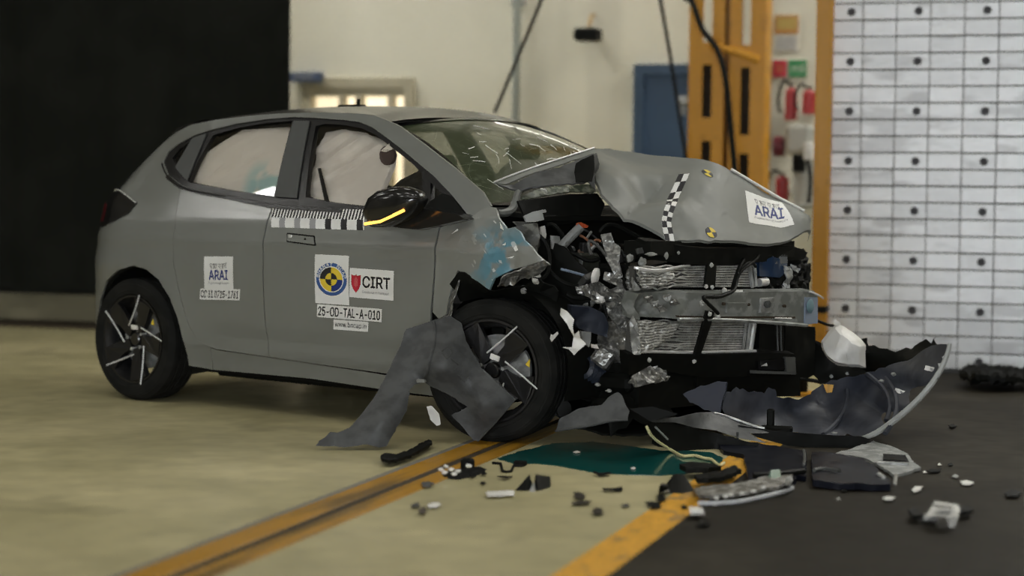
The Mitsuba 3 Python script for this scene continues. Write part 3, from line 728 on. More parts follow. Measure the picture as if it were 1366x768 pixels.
def tail_mesh(z0, z1, n=14, m=41, off=0.0, x1=-.44):
    V = []
    for Z in np.linspace(z0, z1, n):
        xa, xr = float(_xa(Z)), float(_xr(Z)); y = float(_y0(np.array(xa), np.array(Z)))
        ts = np.linspace(0, np.pi, m)
        f = min(1, max(0, (xa-(x1 if Z < 1.0 else xr*.35+.65*xa))/(xa-xr)))
        t0 = np.arcsin(f**1.2)
        for u in np.linspace(t0, np.pi-t0, m):
            s, c = np.sin(u)**(2/2.4), np.sign(np.cos(u))*abs(np.cos(u))**(2/2.4)
            V.append((xa-(xa-xr+off)*s, -y*c, Z))
    F = []
    for i in range(n-1):
        for k in range(m-1):
            a = i*m+k; F += [(a, a+m, a+m+1), (a, a+m+1, a+1)]
    V = np.array(V); W2 = V+[.012, 0, 0]
    F = np.array(F)
    return trimesh.Trimesh(np.vstack([V, W2]), np.vstack([F, F[:, ::-1]+len(V)]), process=False)
C('rear_bumper', tail_mesh(.24, .64, 16), PAINT, smooth=True)
C('tailgate', tail_mesh(.645, 1.04, 14), PAINT, smooth=True)
rw = C('rear_window_surround', tail_mesh(1.04, 1.41, 14), GLOSSB, smooth=True)
SPL = [(-0.1358, -0.5, 1.3434), (-0.0532, -0.5, 1.4017), (0.0636, -0.5, 1.4297), (0.1099, -0.5, 1.4272), (0.0288, -0.5, 1.397), (-0.0766, -0.5, 1.3509)]
C('roof_spoiler', hull(np.vstack([np.array(SPL), np.array(SPL)*[1, -1, 1], np.array(SPL)*[1, .8, 1]+[-.0, 0, .02]])), GLOSSB)
lamp = [(-.30, 1.07), (-.24, 1.075), (-.025, 1.012), (-.06, .955), (-.16, .915), (-.30, .88), (-.46, .90), (-.50, 1.0)]
k, _ = both('tail_lamp', lamp, GLOSSB, thick=.02, off=.010, step=.02)
C('red_lens', sheet([(-.29, 1.0), (-.36, 1.01), (-.37, .91), (-.29, .91)], R, .004, .02, .013), LAMPRED, k)
C('bright_edge', tube(R.at(np.array([(-.30, 1.068), (-.24, 1.074), (-.13, 1.045), (-.03, 1.013)]), .012), .0035, 6), SILVER, k)

# windscreen, header and cowl
def screen_pt(t, s):
    """t 0 header to 1 base, s -1 right to 1 left"""
    a = 1-abs(s)**2.2
    H = np.array([1.625-.115*s*s*(abs(s)), s*.545, 1.408+.036*a-.012*(1-a)])
    B = np.array([2.40-.13*s*s, s*.735, 1.03+.02*a])
    p = H+(B-H)*t; p[2] += .055*math.sin(math.pi*t)*(.75+.25*a); p[0] += .03*math.sin(math.pi*t)*a
    return p
def screen_mesh(t0, t1, s0, s1, n=30, m=30, lift=0):
    V = np.array([screen_pt(t, s) for t in np.linspace(t0, t1, n) for s in np.linspace(s0, s1, m)])+[lift*.5, 0, lift]
    F = []
    for i in range(n-1):
        for k in range(m-1):
            a = i*m+k; F += [(a, a+m, a+m+1), (a, a+m+1, a+1)]
    return trimesh.Trimesh(V, F, process=False)
C('windscreen', screen_mesh(.015, .98, -.97, .97, 40, 40), 'm_windscreen', smooth=True, label='cracked greenish windscreen')
C('windscreen_header', screen_mesh(-.01, .035, -1, 1, 3, 30, .004), GLOSSB, smooth=True)
for s in (-1, 1):
    C('windscreen_moulding', tube([screen_pt(t, s)+[.004, 0, .004] for t in np.linspace(0, 1, 9)], .014, 8), GLOSSB)
crk = []
gr = np.random.default_rng(5)
for i in range(46):   # short bright fracture lines
    t, s = gr.uniform(.25, .98), gr.uniform(-.9, .45)
    a = gr.uniform(0, 2*math.pi); ln = gr.uniform(.015, .06)
    pts = [screen_pt(np.clip(t+ln*j*math.sin(a)+gr.normal(0, .004), .02, .99), np.clip(s+ln*j*math.cos(a)+gr.normal(0, .006), -.97, .97))+[.003, 0, .006] for j in range(3)]
    crk.append(tube(pts, gr.uniform(.0008, .0022), 4, close=-1))
k = C('fracture_lines', crk, WHITE); labels[k] = {'label': 'white fracture lines in the windscreen', 'kind': 'stuff'}
C('rear_view_mirror', rbox(1.74, 1.79, .02, .26, 1.25, 1.32, .02), BLACK)
C('mirror_stalk', cyl((1.76, .10, 1.32), (1.70, .06, 1.40), .022, 10), BLACK)
C('wiper_arm', tube([(2.36, -.25, 1.045), (2.30, .02, 1.10), (2.24, .32, 1.14)], .008, 6), BLACK)

# cabin: floor pan, seats, dashboard, wheel, airbags
C('floor_pan', box(.40, 2.35, -.72, .72, .17, .22), BLACK, smooth=False)
C('boot_floor', box(-.5, .40, -.46, .46, .24, .30), BLACK, smooth=False)
C('underbody', rbox(.42, 2.3, -.66, .66, .145, .2, .02), BLACK)
C('firewall', hull([(2.30, -.72, .22), (2.30, .72, .22), (2.25, -.70, 1.0), (2.25, .70, 1.0), (2.36, -.72, .22), (2.36, .72, .22), (2.34, -.70, 1.0), (2.34, .70, 1.0)]), BLACK)
C('cowl_panel', piece([(2.25, -.70, 1.015), (2.25, .70, 1.015), (2.50, .66, .985), (2.50, -.66, .985)], .02, .08, .008, .2, out=(0, 0, 1)), BLACK)
C('dashboard', hull([(x, y, z) for y in (-.70, .70) for x, z in ((2.30, 1.02), (2.05, 1.03), (1.85, .96), (1.80, .86), (1.88, .70), (2.30, .60))]), DASH)
def seat(x, y, rear=False):
    w = .24 if not rear else .60
    k = C('rear_bench' if rear else 'front_seat', [rbox(x-.05, x+.48, y-w, y+w, .36, .52, .05)], SEAT)
    b = hull([(x-.02, y-w, .48), (x-.02, y+w, .48), (x+.10, y-w, .48), (x+.10, y+w, .48), (x-.20, y-w*.85, 1.10), (x-.20, y+w*.85, 1.10), (x-.10, y-w*.85, 1.10), (x-.10, y+w*.85, 1.10)])
    C('seat_back', b, SEAT, k)
    for yy in ([y] if not rear else [y-.33, y+.33]):
        C('headrest', rbox(x-.24, x-.13, yy-.12, yy+.12, 1.12, 1.28, .03), SEAT, k)
seat(1.20, -.36); seat(1.20, .36); seat(.35, 0, True)
k = C('steering_wheel', trimesh.creation.torus(.175, .016, 32, 10).apply_transform(trimesh.transformations.rotation_matrix(-1.2, (0, 1, 0))).apply_translation((1.68, -.36, .98)), BLACK)
C('hub', rbox(1.68, 1.76, -.43, -.29, .93, 1.02, .02), BLACK, k)
class Cloth(Side):
    def at(self, uv, off=0.0):
        uv = np.asarray(uv, float); p = np.c_[uv[:, 0]*5+uv[:, 1]*6, uv[:, 1]*7-uv[:, 0]*1.5, np.full(len(uv), 2.2)]
        d = np.c_[(uv[:, 1]*.87-uv[:, 0]*.5)*8.5, (uv[:, 0]*.87+uv[:, 1]*.5)*1.7, np.full(len(uv), 4.2)]
        w = .05*(meshkit.noise(p*.7, 3)-.5)+.030*(1-np.abs(2*meshkit.noise(d*1.3, 8)-1))**2+.013*(1-np.abs(2*meshkit.noise(d*[2.3, 2.0, 1]+[3.1, 0, 0], 5)-1))
        return Side.at(self, uv, off+w)
RC = Cloth(1)
C('curtain_airbag', sheet([(.15, 1.08), (.28, 1.26), (.50, 1.385), (.72, 1.395), (.92, 1.40), (.98, 1.2), (1.0, 1.02), (.7, .98), (.4, 1.02)], RC, .03, .013, -.095), AIRSTAIN, smooth=50, label='creased curtain airbag with a teal stain behind the rear door glass')
C('side_airbag', sheet([(1.1217, 1.0571), (1.0501, 1.2627), (1.059, 1.369), (1.1622, 1.3827), (1.3233, 1.363), (1.5003, 1.3079), (1.575, 1.2581), (1.5903, 1.2019), (1.5797, 1.139), (1.5702, 1.0624), (1.5573, 0.9931), (1.3719, 0.997)], RC, .03, .013, -.105), AIRBAG, smooth=50, label='creased curtain airbag behind the front door glass')
q = R.at(np.array([(1.5674, 1.2546)]), -.040)[0]
k = C('airbag_vent', cyl(q-[0, 0, 0], q+np.array([0, .02, 0]), .046, 20), mat('dark_brown', (.05, .03, .026), .8), label='dark round vent in the front curtain airbag')
C('vent_flap', hull([q+np.array([a, -.006+.01*b, c]) for a, b, c in ((-.035, 0, .02), (.02, 0, .055), (.045, 0, .03), (.0, 0, .015), (-.035, 1, .02), (.045, 1, .03))]), AIRBAG, k)
C('seat_belt', sheet([(1.1446, 1.1937), (1.1647, 1.1938), (1.3135, 1.0242), (1.2841, 1.0237)], R, .002, .03, -.045), BLACK)
C('door_card', sheet([(1.6099, 1.0975), (1.6457, 1.1394), (1.7519, 1.1884), (1.8762, 1.1409), (1.9585, 0.9662), (1.5908, 0.9833)], R, .03, .04, -.11), BLACK)
C('airbag', trimesh.creation.icosphere(3, .27).apply_scale((.6, 1, 1)).apply_translation((1.62, .36, 1.0)), AIRBAG)

# ---------------------------------------------------------------- stickers, handles, mirror
def hatch(surf, quad, n, off, mt, parent, name, slant=.5, duty=.5):
    ms = []
    for i in range(n):
        a = i/n; b = a+duty/n; s = slant/n
        ms.append(decal(surf, quad, [(a, 0), (b, 0), (b+s, 1), (a+s, 1)], off, .0004, .05))
    return C(name, ms, mt, parent)
tape = [(1.0245, 0.9057), (1.6453, 0.9158), (0.9883, 1.0016)]
BLt = [(1.0236, 0.9092)][0]; BRt = [(1.633, 0.9087)][0]; TLt = [(0.9873, 1.0033)][0]
# striped measuring tape along the top of the front door
k = C('measuring_tape', decal(R, (BLt, BRt, TLt), UNIT, .0012, .0008, .04), WHITE, label='black and white measuring tape along the top of the door')
hatch(R, (poly_on(R, (BLt, BRt, TLt), [(0, .5)])[0], poly_on(R, (BLt, BRt, TLt), [(1, .5)])[0], TLt), 30, .0020, INK, k, 'stripe', slant=.6, duty=.5)
for i in range(6):
    C('square', decal(R, (BLt, BRt, TLt), [((i+.55)/6, 0), ((i+1)/6-.012, 0), ((i+1)/6-.012, .5), ((i+.55)/6, .5)], .0020, .0004, .05), INK if i > 2 else GREYINK, k)

def sticker(name, corners, label, surf=R, m=WHITE):
    q = LSQ = corners
    return C(name, decal(surf, q, UNIT, .0014, .001, .04), m, label=label)
INDIC, IW = glyphs()
def crest(surf, q, parent, box01, m=NAVY):
    """indic line, bold latin letters and a small underline of text"""
    u0, v0, u1, v1 = box01
    sub = lambda a, b, c, d: tuple(poly_on(surf, q, [(a, b), (c, b), (a, d)]))
    C('upper_script', strokes(surf, sub(u0+.06, v0+(v1-v0)*.72, u1-.06, v0+(v1-v0)*.93), INDIC, .055, .0022, aspect=IW), INK, parent)
    C('lettering', lettering(surf, sub(u0+.02, v0+(v1-v0)*.22, u1-.02, v0+(v1-v0)*.66), 'ARAI', .0022, True), m, parent)
    C('small_print', lettering(surf, sub(u0, v0+.01, u1, v0+(v1-v0)*.13), 'Progress through Research', .0022), GREYINK, parent)
# rear door
q = [(0.5717, 0.5973), (0.779, 0.6041), (0.5716, 0.756)]
k = sticker('institute_sticker', q, 'square white sticker with blue letters on the rear door'); crest(R, q, k, (.15, .12, .85, .82))
q = [(0.5326, 0.5437), (0.8182, 0.5511), (0.5417, 0.5979)]
k = sticker('number_strip', q, 'white strip lettered CC 31 0725-1761 on the rear door')
C('lettering', lettering(R, q, 'CC 31 0725-1761', .0022, True, (.03, .14, .97, .86)), INK, k)
# front door
q = [(1.3362, 0.5624), (1.5542, 0.5621), (1.3355, 0.7902)]
k = sticker('roundel_sticker', q, 'white sticker with a blue and yellow crash test roundel')
def disc(r, a0=0, a1=360, cx=.5, cy=.505, ar=.74, r_in=0):
    o = arc(cx, cy, r, a0, a1, max(6, int(abs(a1-a0)/9)), r*ar)
    if r_in: return o+arc(cx, cy, r_in, a1, a0, max(6, int(abs(a1-a0)/9)), r_in*ar)
    return o if a1-a0 >= 360 else o+[(cx, cy)]
C('blue_ring', decal(R, q, disc(.455)[:-1], .0022), BLUEINK, k)
C('white_ring', decal(R, q, disc(.36)[:-1], .0028), WHITE, k)
for a, mm in ((0, YELLOWINK), (90, INK), (180, YELLOWINK), (270, NAVY)):
    C('roundel_quarter', decal(R, q, disc(.335, a, a+90), .0034), mm, k)
for a, mm in ((0, INK), (90, YELLOWINK), (180, INK), (270, YELLOWINK)):
    C('inner_quarter', decal(R, q, disc(.175, a, a+90), .0040), mm, k)
ring = []
txt = 'BHARAT NCAP'
for i, ch in enumerate(txt):
    if ch == ' ': continue
    a = math.radians(168-156*i/(len(txt)-1))
    cx, cy = .5+.41*math.cos(a), .505+.41*.74*math.sin(a)
    e1 = np.array([math.sin(a), -math.cos(a)*.74])*.085; e2 = np.array([math.cos(a), math.sin(a)*.74])*.085
    c = np.array([cx, cy])-e1/2-e2/2
    qq = poly_on(R, q, [c, c+e1, c+e2])
    ring.append(lettering(R, tuple(qq), ch, .0030, True))
C('ring_lettering', ring, WHITE, k)
q = [(1.5583, 0.6003), (1.8316, 0.5955), (1.563, 0.7352)]
k = sticker('shield_sticker', q, 'white sticker with a red shield and the letters CIRT')
C('shield', decal(R, q, [(.04, .78), (.12, .74), (.15, .80), (.18, .74), (.26, .78), (.255, .45), (.22, .30), (.15, .16), (.08, .30), (.045, .45)], .0022), REDINK, k)
C('shield_mark', [decal(R, q, [(.11, .4), (.13, .4), (.13, .68), (.11, .62)], .0028), decal(R, q, [(.14, .36), (.16, .36), (.16, .72), (.14, .72)], .0028), decal(R, q, [(.17, .4), (.19, .4), (.19, .62), (.17, .68)], .0028)], mat('pale_pink', (.55, .12, .12), .6), k)
C('lettering', lettering(R, q, 'CIRT', .0022, True, (.30, .36, .93, .76)), INK, k)
C('small_print', lettering(R, q, 'Excellence in Transport', .0022, False, (.30, .15, .90, .26)), GREYINK, k)
q = [(1.3413, 0.4974), (1.752, 0.4944), (1.3482, 0.5576)]
k = sticker('test_number_strip', q, 'white strip lettered 25-OD-TAL-A-010 on the front door')
C('lettering', lettering(R, q, '25-OD-TAL-A-010', .0022, True, (.02, .12, .98, .86)), INK, k)
q = [(1.444, 0.4448), (1.6638, 0.4448), (1.4506, 0.4908)]
k = sticker('web_address_strip', q, 'white strip lettered www.bncap.in')
C('lettering', lettering(R, q, 'www.bncap.in', .0022, False, (.04, .16, .96, .82)), INK, k)

# flush door handle
h = [(1.1429, 0.8799), (1.3204, 0.8702), (1.3372, 0.8358), (1.155, 0.8485)]
k = C('door_handle', sheet(h, R, .008, .02, .005), PAINT)
C('handle_gap', sheet(Polygon(h).buffer(.006), R, .004, .02, .0018), BLACK, k)
q = R.at(np.array([(1.2707, 0.8585)]), .005)[0]
C('keyhole', cyl(q+[0, -.001, 0], q+[0, .004, 0], .006, 10), BLACK, k)
q = R.at(np.array([(1.1663, 0.8699)]), .0055)[0]
C('chrome_tab', rbox(q[0]-.012, q[0]+.012, q[1]-.002, q[1]+.004, q[2]-.009, q[2]+.007, .002), SILVER, k)

# right door mirror with its lit indicator
MP = [(484, 284), (487, 275), (492, 264), (505, 254), (526, 248.5), (544, 248.5), (556, 255), (560, 265), (556, 274), (548, 284), (535, 294), (515, 303), (495, 303)]
o3 = [(1.7472, -0.98, 0.9898), (1.7607, -0.98, 1.0202), (1.7833, -0.98, 1.0574), (1.8423, -0.98, 1.0914), (1.9371, -0.98, 1.1105), (2.0175, -0.98, 1.1112), (2.0708, -0.98, 1.0904), (2.0888, -0.98, 1.0578), (2.0716, -0.98, 1.0281), (2.0367, -0.98, 0.9947), (1.9792, -0.98, 0.9607), (1.8896, -0.98, 0.929), (1.7985, -0.98, 0.9271)]
o3 = np.array(o3); cc = o3.mean(0)
lay = []
for f, dy in ((.55, -.052), (.82, -.035), (.97, -.01), (1.0, .02), (.97, .06), (.85, .085)):
    lay.append(cc+(o3-cc)*[f, 1, f]+[.0, dy, .0])
mk = C('side_mirror', hull(np.concatenate(lay)), GLOSSB, smooth=40, label='gloss black door mirror with a lit orange indicator')
sl = np.array([(1.7993, -1.015, 0.9424), (1.8884, -1.015, 0.9541), (1.9619, -1.015, 0.9803), (2.0328, -1.015, 1.0062)])
C('indicator', tube(sl+[0, -.006, .0], .0075, 8, close=-1), mat('lamp_amber', (.8, .45, .1), .4), mk)
scene[mk+'__indicator']['emitter'] = {'type': 'area', 'radiance': rgb(2.6, .95, .16)}
C('mirror_seam', tube(np.array([(1.7942, -1.02, 0.9973), (1.8804, -1.02, 1.0352), (1.9924, -1.02, 1.0532), (2.1159, -1.02, 1.0613)]), .0025, 6), BLACK, mk)
bs = np.array([(1.9459, -0.88, 1.0197), (2.0309, -0.88, 1.0143), (2.237, -0.88, 0.9914), (2.2803, -0.88, 0.9726), (2.1595, -0.88, 0.9473), (2.0099, -0.88, 0.9209), (1.8656, -0.88, 0.9277), (1.8198, -0.88, 0.9368)])
C('mirror_foot', hull(np.vstack([bs, bs+[0, .07, 0], bs*[1, 1, 1]+[0, -.02, 0]])), GLOSSB, mk)
C('sail_panel', sheet([(1.9444, 0.9961), (1.9786, 1.0471), (2.0298, 1.0813), (2.0928, 1.0686), (2.2102, 0.9907), (2.2133, 0.9645), (2.0895, 0.9521), (1.9651, 0.953)], R, .02, .03, .006), BLACK, mk)

# wheels
ACCENTM = mat('accent_silver', (.55, .55, .53), .35)
def wheel(cx, cy, cz, sgn, turn=0.0, lean=0.0, spin=0.0):
    Mx = trimesh.transformations.rotation_matrix(math.pi/2, (1, 0, 0))      # +z -> -y (outboard on the right)
    tf = trimesh.transformations.translation_matrix((cx, cy, cz)) @ trimesh.transformations.rotation_matrix(turn, (0, 0, 1)) @ trimesh.transformations.rotation_matrix(lean, (1, 0, 0)) @ (Mx if sgn > 0 else trimesh.transformations.rotation_matrix(-math.pi/2, (1, 0, 0))) @ trimesh.transformations.rotation_matrix(spin, (0, 0, 1))
    k = thing(CAR+'__wheel', None, None); del labels[k]
    def part(n, m, mt, smooth=35):
        m = (trimesh.util.concatenate(m) if isinstance(m, list) else m).copy(); m.apply_transform(tf); return C(n, m, mt, k, smooth)
    ro, w = .314, .0975
    tread = [(.222, -w+.012), (.235, -w), (.275, -w-.004), (.300, -w+.006), (.311, -w+.020), (ro, -w+.035)]
    for g in (-.042, 0, .042):
        tread += [(ro, g-.006), (ro-.007, g-.005), (ro-.007, g+.005), (ro, g+.006)]
    tread += [(ro, w-.035), (.311, w-.020), (.300, w-.006), (.292, w+.001), (.287, w+.002), (.284, w+.0045), (.275, w+.005), (.250, w+.0045), (.247, w+.002), (.235, w), (.222, w-.012)]
    part('tyre', lathe(tread+[tread[0]], 72), RUBBER, 25)
    part('rim', lathe([(.222, -w+.012), (.205, -w+.03), (.20, 0), (.205, w-.03), (.222, w-.012), (.226, w-.002), (.216, w-.002), (.208, w-.02), (.19, w-.05), (.185, -.02)], 60), ALLOY)
    part('brake_disc', lathe([(.0, .012), (.155, .012), (.155, -.012), (.0, -.012)], 40), STEEL)
    for i in range(5):
        a0 = math.radians(72*i)
        pg = [(.045, -.030), (.07, -.045), (.13, -.062), (.203, -.080), (.210, -.030), (.21, .01), (.205, .048), (.13, .014), (.07, .020), (.045, .030)]
        ca, sa = math.cos(a0), math.sin(a0)
        p2 = Polygon([(x*ca-y*sa, x*sa+y*ca) for x, y in pg])
        m = trimesh.creation.extrude_polygon(p2, .03)
        v = np.array(m.vertices); rr = np.hypot(v[:, 0], v[:, 1]); v[:, 2] += .045+.020*(rr/.2)**2; m.vertices = v
        part('spoke', m, ALLOY, False)
    part('hub_cap', lathe([(0, .082), (.028, .082), (.034, .076), (.036, .05)], 24), GLOSSB)
    ins = np.array(ACCENT)
    for i in range(5):
        a0 = 2*math.pi*i/5; ca, sa = math.cos(a0), math.sin(a0)
        p = [(x*ca-y*sa, x*sa+y*ca) for x, y in ins]
        rr = [np.hypot(*a) for a in p]
        ms = tube([(a[0], a[1], .080+.020*(r/.2)**2) for a, r in zip(p, rr)], .0042, 6)
        part('accent_blade', ms, ACCENTM)
    for i in range(5):
        a = 2*math.pi*i/5+.5; part('wheel_bolt', cyl((.056*math.cos(a), .056*math.sin(a), .05), (.056*math.cos(a), .056*math.sin(a), .083), .0085, 8), SILVER if i % 2 else STEEL)
    c2 = (.02, .058)
    part('balance_weight', box(-.022, .022, .05, .073, .078, .086), WPLAST, False)
    tri = trimesh.creation.extrude_polygon(Polygon([(.152, .085), (.175, .080), (.165, .115)]), .003); tri.apply_translation((0, 0, .098))
    part('warning_mark', tri, YELLOWINK, False)
    return k
hub = np.array([0, 0, .314])
acc = [np.array((0.0684, -0.83, 0.5428)), np.array((0.0132, -0.83, 0.4617)), np.array((-0.0424, -0.83, 0.3818))]
ACCENT = [(a[0], a[2]-.314) for a in acc]
wheel(.0, -.745, .314, 1)
wheel(.0, .745, .314, -1)
wheel(2.36, -.752, .314, 1, turn=math.radians(15), spin=math.radians(-17))
wheel(2.5, .745, .314, -1)
# wheel housings
def housing(x, z, r, y0, y1, a0=-10, a1=190, name='wheel_housing'):
    p = arc(x, z, r, a0, a1, 24); V = [(a, y0, b) for a, b in p]+[(a, y1, b) for a, b in p]; n = len(p); F = []
    for i in range(n-1): F += [(i, i+1, n+i+1), (i, n+i+1, n+i)]
    V += [(x, y1, z)]; F += [(n+i, n+i+1, 2*n) for i in range(n-1)]
    C(name, trimesh.Trimesh(V, F, process=False), BLACK)
housing(.02, .314, .375, -.78, -.50, 5, 150)
housing(.02, .314, .375, .78, .50, 5, 150)
C('mud_flap', piece([(0.386, -0.78, 0.1987), (0.5357, -0.78, 0.1937), (0.5413, -0.78, 0.1866), (0.3862, -0.78, 0.1571)], .006), BLACK)
# back axle and exhaust
C('rear_axle', cyl((.05, -.6, .28), (.05, .6, .28), .045, 12), BLACK)
C('exhaust', [tube([(-.2, .25, .2), (.6, .1, .17), (2.2, .05, .17)], .03, 10)], STEEL)

def P_(name, pts, m, thick=.01, step=.025, amp=.0, scale=.08, seed=1, rag=0, label=None, smooth=25):
    return C(name, piece(pts, thick, step, amp, scale, seed, rag=rag), m, smooth=smooth, label=label)
# ---------------------------------------------------------------- crushed front: fender, hood
def bump_f(uv):
    d = np.clip((uv[:, 0]-2.11)/.30, 0, 1)
    return crumple(uv, .15, .050, 3)*d-.05*np.clip((uv[:, 0]-2.45)/.25, 0, 1)**2+.012*d
fend = [(2.0887, 0.9289), (2.1327, 0.953), (2.2351, 0.9632), (2.2821, 1.0002), (2.333, 1.0272), (2.368, 1.0228), (2.4227, 0.9815), (2.4752, 0.9341), (2.5205, 0.9415), (2.5545, 0.923), (2.5771, 0.8884), (2.6124, 0.8574), (2.669, 0.8049), (2.6225, 0.7875), (2.526, 0.7603), (2.4471, 0.7204), (2.4186, 0.6706), (2.3778, 0.6885), (2.3157, 0.7155), (2.2222, 0.7481), (2.1933, 0.6944), (2.1663, 0.6239), (2.1463, 0.55), (2.0971, 0.5275), (2.0634, 0.5559), (2.0827, 0.7067)]
C('front_fender', sheet(fend, R, .012, .018, 0, bump_f), FENDER, smooth=24, label='creased front fender with blue paint marks')
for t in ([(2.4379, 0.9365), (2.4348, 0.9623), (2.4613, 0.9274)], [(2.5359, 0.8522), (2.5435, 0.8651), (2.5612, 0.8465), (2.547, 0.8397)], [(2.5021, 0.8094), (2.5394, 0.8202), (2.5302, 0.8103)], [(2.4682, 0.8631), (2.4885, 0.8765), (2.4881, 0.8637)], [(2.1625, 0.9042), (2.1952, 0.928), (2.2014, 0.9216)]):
    C('painted_glint', sheet(t, R, .003, .01, 0, lambda uv: bump_f(uv)+.002), WHITE)  # white pieces stand for glints of light on the creased fender
C('fender_tear_edge', piece([(2.66, -0.8314, 0.8044), (2.62, -0.8422, 0.7873), (2.55, -0.8822, 0.7602), (2.5, -0.9165, 0.7241), (2.48, -0.9116, 0.6814), (2.52, -0.8287, 0.6998), (2.6, -0.8007, 0.7407), (2.68, -0.8049, 0.7885)], .008, .02, .03, .05, 4), ROUGHSTEEL, smooth=20)
C('fender_fold', piece([(2.1, -0.8557, 0.5275), (2.13, -0.8399, 0.5483), (2.15, -0.8439, 0.6225), (2.17, -0.8378, 0.6927), (2.2, -0.843, 0.7402), (2.25, -0.8708, 0.7296), (2.24, -0.9033, 0.6679), (2.23, -0.9157, 0.6024), (2.22, -0.918, 0.5266), (2.14, -0.8805, 0.481)], .006, .02, .015, .05, 6), ROUGHSTEEL, smooth=20)
housing(2.42, .33, .36, -.80, -.45, -20, 175, 'front_wheel_liner')
C('front_wheel_liner', piece([(2.2, -0.9025, 0.6892), (2.25, -0.9011, 0.7435), (2.35, -0.8773, 0.7075), (2.4, -0.8349, 0.6626), (2.5, -0.8036, 0.6788), (2.6, -0.7745, 0.7271), (2.65, -0.7063, 0.6624), (2.6, -0.6662, 0.5611), (2.45, -0.6886, 0.6204), (2.3, -0.7654, 0.633), (2.2, -0.8258, 0.6141)], .006, .03, .03, .08, 2), BLACK, smooth=25)
# opposite front fender and door edge, mostly hidden
C('opposite_fender', sheet([(2.085, .55), (2.085, .93), (2.26, 1.06), (2.60, .98), (2.90, .88), (2.95, .70), (2.90, .62), (2.82, .62), (2.70, .70), (2.50, .73), (2.30, .68), (2.16, .55)], L, .012, .05, 0), PAINT)
housing(2.5, .314, .385, .80, .50)

# buckled hood
HO = [(2.2543, 0.05, 1.2967), (2.3, 0.1189, 1.3017), (2.45, 0.1407, 1.2841), (2.62, 0.2034, 1.2606), (2.78, 0.2647, 1.2392), (2.83, 0.3605, 1.2008), (2.87, 0.4613, 1.1498),
      (2.92, 0.6499, 1.0632), (2.98, 0.7719, 1.0034), (3.0, 0.8019, 0.9715), (3.02, 0.7635, 0.9078), (3.0, 0.7779, 0.8713), (3.06, 0.4274, 0.869), (3.08, 0.1379, 0.8686), (3.05, -0.1521, 0.8802),
      (2.98, -0.3401, 0.8842), (2.9, -0.3687, 0.9331), (2.83, -0.4121, 0.9809), (2.76, -0.4668, 1.0288), (2.68, -0.4478, 1.0769), (2.6, -0.3914, 1.1327), (2.52, -0.2969, 1.1902), (2.42, -0.1357, 1.2438)]
HI = [(2.6, -0.1543, 1.179), (2.66, -0.3497, 1.1336), (2.7, -0.0306, 1.1539), (2.88, -0.2281, 1.0373), (2.7, -0.1458, 1.0582), (2.88, 0.0673, 1.1222), (2.98, -0.0795, 0.9889), (2.96, 0.323, 1.0215),
      (3.0, 0.5228, 0.9519), (3.02, 0.2307, 0.9373), (2.48, 0.0998, 1.2412), (2.72, -0.3743, 1.0777), (2.68, 0.1479, 1.2076)]
class HoodPatch(Patch):
    def at(self, uv, off=0.0):
        uv = np.asarray(uv, float)
        return Patch.at(self, uv, off+np.zeros(len(uv))+fold(uv))
hp_ = Patch(HO, out=(.6, -.8, .3), more=HI)
FA, FB = hp_.to2((2.71, 0.0026, 1.1611))[0], hp_.to2((2.8, -0.443, 0.9805))[0]
GA, GB = hp_.to2((2.72, 0.1813, 1.2048))[0], hp_.to2((2.9, -0.1966, 0.9548))[0]
def seg_d(uv, a, b):
    t = np.clip(((uv-a)@(b-a))/((b-a)@(b-a)), 0, 1); return np.linalg.norm(uv-(a+t[:, None]*(b-a)), axis=1)
def fold(uv):
    g = -.030*np.exp(-seg_d(uv, FA, FB)/.035)+.018*np.exp(-seg_d(uv, GA, GB)/.06)
    c0 = hp_.to2((2.64, -0.3059, 1.1505))[0]
    g = g+.035*np.exp(-((uv-c0)**2).sum(1)/.10**2)
    d2 = np.clip((np.linalg.norm(uv-hp_.to2((2.75, 0.2644, 1.0878))[0], axis=1)-.15)/.35, 0, 1)
    return g+crumple(uv, .22, .02, 9)*d2
HOOD = HoodPatch(HO, out=(.6, -.8, .3), more=HI)
hq = HOOD.to2(HO)
k = C('hood', sheet(Polygon(hq), HOOD, .014, .02), BENT, smooth=28, label='grey hood buckled upward into a tent')
rim = HOOD.at(HOOD.to2(np.array([HO[2], HO[3], HO[4]]))*.985, .006)
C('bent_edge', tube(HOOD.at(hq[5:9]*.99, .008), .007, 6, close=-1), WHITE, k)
def hood_q(a, b, c): return tuple(HOOD.to2(np.array([a, b, c])))
def on_hood(px3): return HOOD.to2(np.array(px3))
q = hood_q((3.0, 0.252, 0.9606), (3.01, 0.6081, 0.9233), (2.9, 0.37, 1.1039))
quad4 = on_hood([(3.0, 0.252, 0.9606), (3.01, 0.6081, 0.9233), (2.935, 0.6394, 1.0492), (2.9, 0.37, 1.1039)])
k2 = C('institute_sticker', sheet(Polygon(quad4), HOOD, .001, .03, .002), WHITE, label='white sticker with blue letters on the hood')
def hsub(a, b, c, d):
    f = lambda u, v: quad4[0]*(1-u)*(1-v)+quad4[1]*u*(1-v)+quad4[2]*u*v+quad4[3]*(1-u)*v
    return (f(a, b), f(c, b), f(a, d))
C('upper_script', strokes(HOOD, hsub(.22, .66, .86, .80), INDIC, .05, .0028, aspect=IW), INK, k2)
C('lettering', lettering(HOOD, hsub(.17, .28, .86, .62), 'ARAI', .0028, True), NAVY, k2)
C('small_print', lettering(HOOD, hsub(.15, .15, .90, .23), 'Progress through Research', .0028), GREYINK, k2)
